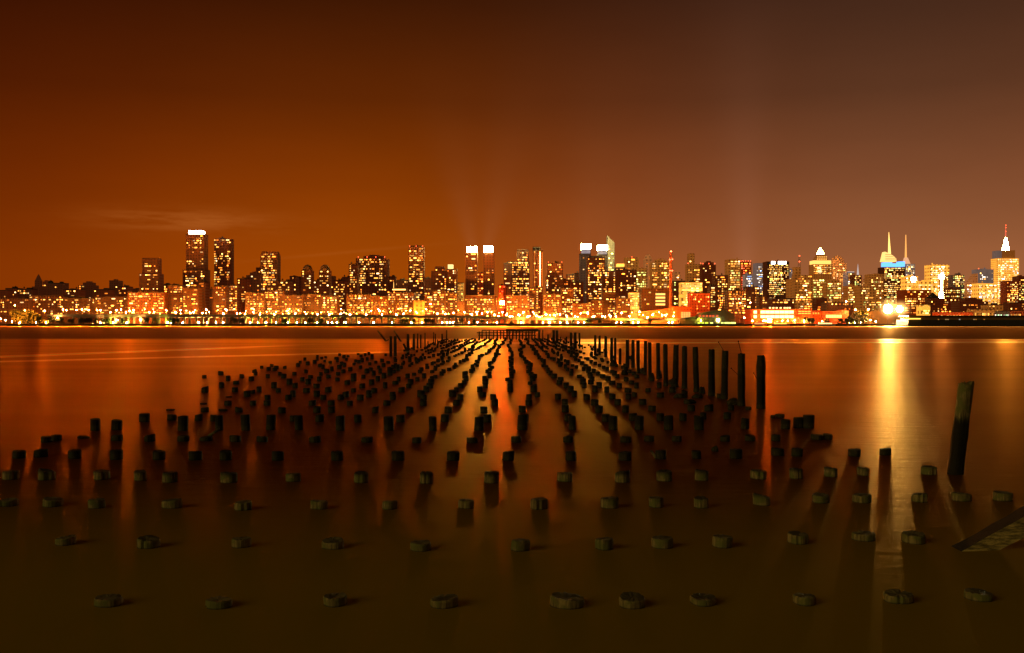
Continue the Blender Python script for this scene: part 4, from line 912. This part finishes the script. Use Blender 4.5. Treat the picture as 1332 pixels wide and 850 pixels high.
def floodlight(zn, X, Y, D, w_, h_, col, s, label, base=GZ):
    k = D/F; p = at(zx(zn, X), zy(Y), D); root = empty('floodlight_mast', (p.x, p.y, base), label, 'floodlight'); hh = p.z - base
    MB().tube((0, .8, 0), (0, .8, hh + h_*.5), .3, .2, 6).build('pole', STEEL, root)
    MB().prism([(w_*.54*math.cos(j*PI/6), hh+h_*.54*math.sin(j*PI/6)) for j in range(12)], .15, .5).build('lamp_rack', STEEL, root)
    n_ = max(2, round(w_/1.4)); m_ = max(1, round(h_/1.4)); me = MB().lathe(0, 0, [(.62, 0), (.45, -.3), (.01, -.42)], 8).mesh('lamp_head', emit(col, s))
    me.transform(Matrix.Rotation(math.radians(-90), 4, 'X'))
    me.transform(Matrix.Scale(w_/n_/1.35, 4))
    for a in range(n_):
        for b in range(m_):
            if n_ > 3 and m_ > 3 and ((a+.5)/n_*2-1)**2 + ((b+.5)/m_*2-1)**2 > 1.12: continue
            o = bpy.data.objects.new('lamp_head', me); COL.objects.link(o); o.parent = root; o.location = ((a+.5)/n_*w_ - w_/2, 0, hh + (b+.5)/m_*h_ - h_/2)
    if D < 1020: glow_ball(root, hh, min(w_*2.0, 15), (1, .5, .13) if w_ > 5 else (col[0], col[1]*.7, col[2]*.4), .85 if w_ > 5 else 1.1)  # glow volume added around the waterfront floodlights
floodlight('F', 300, 634, 1012, 8.5, 8, (1, .98, .50), 3600, 'larger left one of the two dazzling floodlights on the right shore')
floodlight('F', 386, 637, 1014, 6.5, 6.2, (1, .98, .50), 1700, 'smaller right one of the two dazzling floodlights on the right shore')
floodlight('F', 488, 415, 1690, 8, 9, (1, .55, .38), 300, 'upper glaring pinkish display light below the slender golden mast', GZ)
floodlight('F', 487, 532, 1680, 11, 9, (1, .50, .30), 350, 'lower glaring pinkish display light below the slender golden mast', GZ)
floodlight('F', 697, 398, 1690, 9, 9, (1, .52, .18), 300, 'round glaring light at the top of the white light column', GZ)
floodlight('F', 697, 470, 1680, 3, 34, (1, .52, .18), 120, 'thin tall column of white light among golden blocks at right', GZ)
floodlight('F', 693, 555, 1675, 8, 24, (1, .52, .20), 260, 'broad bright foot of the white light column at right', GZ)
floodlight('E', 305, 718, 1003, 3, 3, (.80, .95, .30), 300, 'greenish white floodlight in front of the round roofed pier hall')
floodlight('E', 685, 722, 1003, 4, 3.4, (1, .20, .015), 5000, 'orange red floodlight in front of the two storey terminal')
floodlight('C', 1208, 590, 1149, 5, 4, (1, .10, .01), 4200, 'added red light for the water streak, on the small red lit block right of the twin towers')  # red light added to colour a streak on the water
floodlight('E', 655, 722, 1003, 2, 2, (1, .12, .01), 1600, 'small red floodlight left of the orange red one')
LR = random.Random(4)
for j in range(74):
    xq = 190 + j*9.4 + LR.uniform(-3, 3); yq = (405.5 if xq < 600 else 409.5) + LR.uniform(-3.5, 3)
    lamps.append((xq, yq, SOD, LR.choice((300, 500, 1500)), 'h' if xq < 880 else 'g', 1018, .36))
lamps.sort(); cnt = 0
kinds = {'h': 'street lamp on the elevated highway', 'g': 'tall shore lamp near the water', 'u': 'promenade lamp under the elevated highway', 's': 'blazing display lamp high among the midtown blocks'}
seen = {}
cname = lambda c: 'amber' if c in (SOD, AMB) else 'greenish' if c in (LGR,) or c[1] > .9 else 'red' if c == RED or c[1] < .31 else 'pale yellow'
tot = {}
for q in lamps: tot[(q[4], cname(q[2]))] = tot.get((q[4], cname(q[2])), 0) + 1
for (x_, y_, col, s_, kd, D, r_) in lamps:
    if kd == 'h': D = 1008 + (cnt*37 % 8)
    p = at(x_, y_, D); kk = D/F
    bz = GZ if kd in 'gus' else (H + (HY - hy(x_))*1010/F)
    if kd == 'h' and x_ > 880: bz = GZ
    if p.z < bz + 1.2: p.z = bz + 1.2
    key = (kd, cname(col)); seen[key] = seen.get(key, 0) + 1; i = seen[key]
    bright = 'dazzling ' if s_ > 5000 else 'bright ' if s_ >= S3*.9 else 'faint ' if s_ < S2*.4 else ''
    where = ORD[i-1] if i <= 30 else ORD[(i-1) % 10] + ' after the ' + ORD[min(29, (i-1)//10*10-1)] if (i-1)//10*10-1 < 30 else None
    if i > 30: where = f'number {i}'
    root = empty('street_lamp', (p.x, p.y, bz), f'{bright}{cname(col)} {kinds[kd]}, {where} from the left of its colour', 'street lamp', 'street lamps on the far shore')
    h_ = p.z - bz
    pk = round(h_, 0)
    MB().tube((0, .3, 0), (0, .3, h_ + .3), .16, .09, 5).box(-.06, .06, -.05, .3, h_ + .3, h_ + .42).build('pole', STEEL, root)
    o = bpy.data.objects.new('lamp_head', head_mesh(col, s_, r_)); COL.objects.link(o); o.parent = root; o.location = (0, -.1, h_)
    cnt += 1
print('lamps', cnt)

# ---------------------------------------------------------------- shore: dark pier hall, terminal, sheds, long pier
D = 1006; k = D/F
def X_(zn, X): return (zx(zn, X) - CX)*k
def Z_(Y): return H + (HY - zy(Y))*k - GZ
TIN = plain('dark_shed_metal', (.07, .055, .035), .6, .3, .3)
r0 = X_('E', 235); root = empty('pier_hall', (r0, D, GZ), 'dark round roofed pier hall with a green lit ground floor', 'pier hall')
pts = [(X_('E', 150), Z_(712)), (X_('E', 165), Z_(690)), (X_('E', 200), Z_(665)), (X_('E', 280), Z_(648)), (X_('E', 350), Z_(642)), (X_('E', 400), Z_(662)), (X_('E', 425), Z_(685)), (X_('E', 440), Z_(712))]
MB().prism([(a - r0, max(b, .1)) for a, b in pts], 0, 26).build('roof', TIN, root)
MB().box(X_('E', 30)-r0, X_('E', 150)-r0-.05, 1, 22, 0, Z_(705)).prism([(X_('E',30)-r0, Z_(705)+.02), (X_('E',150)-r0-.05, Z_(705)+.02), (X_('E',150)-r0-.05, Z_(690))], 1, 22).build('side_shed', TIN, root)
MB().box(X_('E', 152)-r0, X_('E', 438)-r0, 1.5, 25, 0, Z_(713)).build('wall', TIN, root)
for a, b, c in ((158,178,LGR),(185,205,LGR),(212,236,LGR),(250,272,GRN),(330,350,GRN),(356,395,(.75,.85,.14)),(400,438,(.85,.85,.16))):
    MB().box(X_('E', a)-r0, X_('E', b)-r0, 1.2, 1.4, Z_(748), Z_(733)).build('window', emit(c, 2.6 if a > 350 else 1.6), root)
for a in (165,190,215,240,262,290): MB().box(X_('E', a)-r0, X_('E', a+17)-r0, -.25, -.05, Z_(695), Z_(680)).build('window', emit((1,.16,.05), .8), root)
r0 = X_('E', 70); root = empty('brick_shed', (r0, 1024, GZ), 'low orange lit brick building with one wide pale window left of the dark hall', 'building')
MB().box(X_('E', -5)-r0, X_('E', 140)-r0, 0, 16, 0, Z_(615)).build('wall', W['fire'], root)
for j in range(4):
    for i in range(3): MB().box(X_('E', 56+j*18)-r0, X_('E', 71+j*18)-r0, -.3, -.1, Z_(670+i*15), Z_(657+i*15)).build('window', emit(YEL, 1.3), root)
r0 = X_('E', 800); root = empty('ferry_terminal', (r0, 1022, GZ), 'wide two storey terminal with blazing white window bands by the water', 'terminal')
MB().box(X_('E', 575)-r0, X_('E', 1032)-r0, 0, 26, 0, Z_(636)).build('wall', W['fire'], root)
MB().box(X_('E', 572)-r0, X_('E', 1036)-r0, -.4, 27, Z_(636)+.02, Z_(632)).build('roof', ROOF, root)
for (a, b, n_) in ((597,622,1),(648,898,7)):
    for j in range(n_):
        w_ = (b-a)/n_
        for (t, u_) in ((646,668),(680,702)): MB().box(X_('E', a+j*w_)-r0, X_('E', a+j*w_+w_*.93)-r0, -.35, -.1, Z_(u_), Z_(t)).build('window', emit((1,.58,.20), 4.5), root)
for a in range(930, 1025, 24):
    for (t, u_) in ((650,656),(664,671)): MB().box(X_('E', a)-r0, X_('E', a+21)-r0, -.35, -.1, Z_(u_), Z_(t)).build('window', emit(AMB, 2.4), root)
for a in (720,745,770,800,830,850,868): MB().box(X_('E', a)-r0, X_('E', a+14)-r0, 4, 4.2, Z_(631), Z_(620)).build('window', emit(WHT, 3), root)
MB().box(X_('E', 700)-r0, X_('E', 890)-r0, 4.3, 20, Z_(632)+.03, Z_(614)).build('penthouse', W['warm'], root)
r0 = X_('E', 1065); root = empty('brick_shed', (r0, 1026, GZ), 'red lit brick shed directly right of the two storey terminal', 'building')
MB().box(X_('E', 1038)-r0, X_('E', 1107)-r0, 0, 16, 0, Z_(645)).build('wall', W['fire'], root)
for a in (1048,1066,1086): MB().box(X_('E', a)-r0, X_('E', a+10)-r0, -.3, -.1, Z_(672), Z_(660)).build('window', emit(AMB, 1.6), root)
r0 = X_('E', 1200); root = empty('waterfront_shed', (r0, 1024, GZ), 'low shed with one long white lit band right of the terminal', 'building')
MB().box(X_('E', 1112)-r0, X_('E', 1268)-r0, 0, 16, 0, Z_(650)).build('wall', W['fire'], root)
for j in range(6): MB().box(X_('E', 1142+j*20)-r0, X_('E', 1160+j*20)-r0, -.3, -.1, Z_(700), Z_(678)).build('window', emit(YEL, 3.2), root)
r0 = X_('F', 30); root = empty('brick_shed', (r0, 1026, GZ), 'small red lit brick shed left of the twin floodlights', 'building')
MB().box(X_('E', 1272)-r0, X_('F', 62)-r0, 0, 16, 0, Z_(650)).prism([(X_('F',-12)-r0, Z_(650)+.02), (X_('F',60)-r0, Z_(650)+.02), (X_('F',24)-r0, Z_(638))], 0, 16).build('wall', W['fire'], root)
# moored excursion boats as light strips on hulls
HULL = plain('boat_hull', (.5, .46, .4), .5)
for (a, b, Y, col, lb) in ((1025,1165,730,(1,.5,.16),'white excursion boat with lit decks moored right of the terminal'),(560,660,735,(1,.2,.05),'small red lit boat moored left of the terminal'),(700,830,738,AMB,'low amber lit boat moored before the terminal')):
    xa, xb = X_('E', a)*.985, X_('E', b)*.985; xm = (xa+xb)/2; ln = xb-xa
    root = empty('moored_boat', (xm, 990, 0), lb, 'boat')
    n = 9; hb = MB()
    for j in range(n):
        t = j/(n-1); wv = 2.4*math.sin(min(1, t*2.2+.25)*PI/2)*(1 if t < .85 else .8); X = -ln/2 + ln*t
        hb.v += [(X, -wv, 1.6), (X, -wv*.7, -.2), (X, wv*.7, -.2), (X, wv, 1.6)]
    for j in range(n-1):
        for q in range(3): hb.f.append((j*4+q, (j+1)*4+q, (j+1)*4+q+1, j*4+q+1))
        hb.f.append((j*4+3, (j+1)*4+3, (j+1)*4, j*4))
    hb.f.append((0,1,2,3)); m_ = (n-1)*4; hb.f.append((m_+3,m_+2,m_+1,m_)); hb.build('hull', HULL, root)
    cb = MB().box(-ln*.36, ln*.34, -1.5, 1.5, 1.62, 3.6).box(-ln*.2, ln*.1, -1.1, 1.1, 3.62, 4.8); cbo = cb.build('cabin', HULL, root)
    for j in range(8): MB().box(-ln*.34+j*ln*.084, -ln*.34+j*ln*.084+ln*.06, -1.62, -1.55, 2.2, 3.2).build('window', emit(col, 4), cbo)
# long dark pier with low sheds at right
k = 980/F; D = 980
def X2(X): return (zx('F', X) - CX)*k
def Z2(Y): return H + (HY - zy(Y))*k
root = empty('long_pier', (X2(730), 970, 0), 'long low dark pier with a flat shed roof reaching to the right edge', 'pier')
r0 = X2(730)
MB().box(X2(420)-r0, X2(1420)-r0, 0, 30, .9, Z2(716)).build('deck', TIN, root)
MB().box(X2(440)-r0, X2(1420)-r0, 3, 26, Z2(716)+.02, Z2(692)).build('wall', plain('shed_boards', (.42,.20,.07), .8, .3, .3), root)
MB().box(X2(430)-r0, X2(1420)-r0, 1, 28, Z2(692)+.02, Z2(684)).build('roof', TIN, root)
for j in range(40): 
    xx_ = X2(425+j*25)-r0
    MB().tube((xx_, 1, -1), (xx_, 1, .9), .35, .35, 6).build('pier_leg', WOOD, root)
for a, c in ((645,AMB),(700,WHT),(715,WHT),(800,PAL),(905,WHT),(920,AMB),(980,AMB)):
    MB().box(X2(a)-r0, X2(a+9)-r0, 2.7, 2.9, Z2(722)+.6, Z2(710)).build('window', emit(c, .5), root)
MB().box(X2(380)-r0, X2(505)-r0, -2, -1.7, Z2(712), Z2(704)).build('light_strip', emit((1,.6,.08), 2.2), root)
# long roof shed behind, and orange band of sheds
root = empty('long_shed', (X2(560), 1050, GZ), 'long dark sloping shed roof behind the twin floodlights', 'shed'); r0 = X2(560)
MB().prism([(X2(215)-r0, 0), (X2(700)-r0, 0), (X2(640)-r0, 9.5), (X2(400)-r0, 14), (X2(270)-r0, 12)], 0, 20).build('wall', plain('shed_wood', (.16,.10,.04), .8, .3, .3), root)
for (a, b, Y, wl_, lb) in ((680,925,660,'fire','long orange lit low warehouse in the right foreground'),(935,1085,640,'tan','pale low warehouse with lit openings at right'),(1085,1200,655,'glass','low dark shed with green and white lights at right'),(1200,1340,650,'red','dark red low warehouse at the right edge')):
    k4 = 1070/F; a_ = (zx('F', a)-CX)*k4; b2 = (zx('F', b)-CX)*k4; zt = H+(HY-zy(Y))*k4-GZ
    root = empty('warehouse', ((a_+b2)/2, 1070, GZ), lb, 'warehouse'); hw = (b2-a_)/2
    MB().box(-hw, hw, 0, 18, 0, zt).build('wall', W[wl_], root); MB().box(-hw-.3, hw+.3, -.3, 18.3, zt+.01, zt+.5).build('roof', ROOF, root)
    for j in range(10):
        q = -hw*.92 + 1.84*hw*j/10
        if BR.random() < .75: MB().box(q, q+hw*.1, -.3, -.1, zt*.3, zt*.75).build('window', emit(BR.choice(([AMB, YEL, ORG] if wl_ != 'glass' else [(.6,1,.5), PAL])), BR.choice((.8, 1.6, 3))), root)

# ---------------------------------------------------------------- trees along the shore
LEAF = plain('leaves', (.055, .060, .020), .7, .4, .8)
BARK = plain('bark', (.06, .045, .03), .9)
TR = random.Random(21)
def crown(seed):
    r_ = random.Random(seed); mb = MB(); cl = []
    for _ in range(11):
        a = r_.uniform(0, 2*PI); rr_ = r_.uniform(0, .62); cl.append((rr_*math.cos(a), rr_*math.sin(a), r_.uniform(.15, .95), r_.uniform(.22, .38)))
    for (cx_, cy_, cz_, cr) in cl:
        for _ in range(60):
            d = Vector([r_.gauss(0, 1) for _ in range(3)]).normalized()*cr*r_.uniform(.7, 1.08)
            p = Vector((cx_, cy_, cz_)) + d; s_ = r_.uniform(.05, .10)
            a = Vector([r_.gauss(0, 1) for _ in range(3)]).normalized(); b = a.orthogonal().normalized()*s_; c_ = a.cross(b).normalized()*s_
            mb.quad(p-b, p-c_, p+b*1.1, p+c_)
    return mb.mesh('crown', LEAF)
CR = [crown(i) for i in range(4)]
def trunk(seed):
    r_ = random.Random(seed); mb = MB().tube((0,0,0), (.03,0,.45), .06, .04, 6)
    for _ in range(5): a = r_.uniform(0, 2*PI); mb.tube((.03, 0, .35+r_.uniform(0,.1)), (.4*math.cos(a), .4*math.sin(a), r_.uniform(.7,1)), .03, .012, 5)
    return mb.mesh('trunk', BARK)
TK = [trunk(i) for i in range(4)]
tl = [('A',X,Y) for X,Y in ((130,640),(190,640),(240,650),(290,690),(380,690),(440,700),(520,705),(600,700),(655,700),(700,705),(780,700),(900,705),(1080,700),(1150,700),(1280,705))] + \
     [('B',X,Y) for X,Y in ((15,700),(60,705),(480,695),(535,705),(855,705),(1040,705),(1125,705))] + \
     [('C',X,Y) for X,Y in ((490,705),(560,708),(650,705),(700,712),(900,700),(1000,715),(1060,712))] + \
     [('D',X,Y) for X,Y in ((30,720),(180,718),(350,715),(400,720),(480,715),(600,712),(680,712),(880,718),(1050,712))] + \
     [('E',X,Y) for X,Y in ((965,690),(1000,700),(1110,710),(1215,705),(1260,700))] + [('F',X,Y) for X,Y in ((20,690),(60,705),(120,645),(120,700),(1280,690))]
tl = [(zx(a, X), zy(Y)) for a, X, Y in tl]; tl.sort()
for i, (x_, y_) in enumerate(tl):
    D = 1002.5 + (i % 3); p = at(x_, y_, D)
    if y_ < 406: D = 1028 + (i % 3)*4; p = at(x_, y_, D)
    h_ = max(p.z - GZ, 3)
    root = empty('tree', (p.x, D, GZ), f'dark leafy shore tree, {ORD[i] if i < 30 else ORD[len(tl)-1-i]} from the {"left" if i < 30 else "right"} along the far bank', 'tree', 'trees along the far bank')
    s_ = h_/1.15
    for nm, me in (('trunk', TK[i%4]), ('crown', CR[i%4])):
        o = bpy.data.objects.new(nm, me); COL.objects.link(o); o.parent = root; o.scale = (s_*1.15, s_*.8, s_); o.rotation_euler = (0, 0, i*1.3)
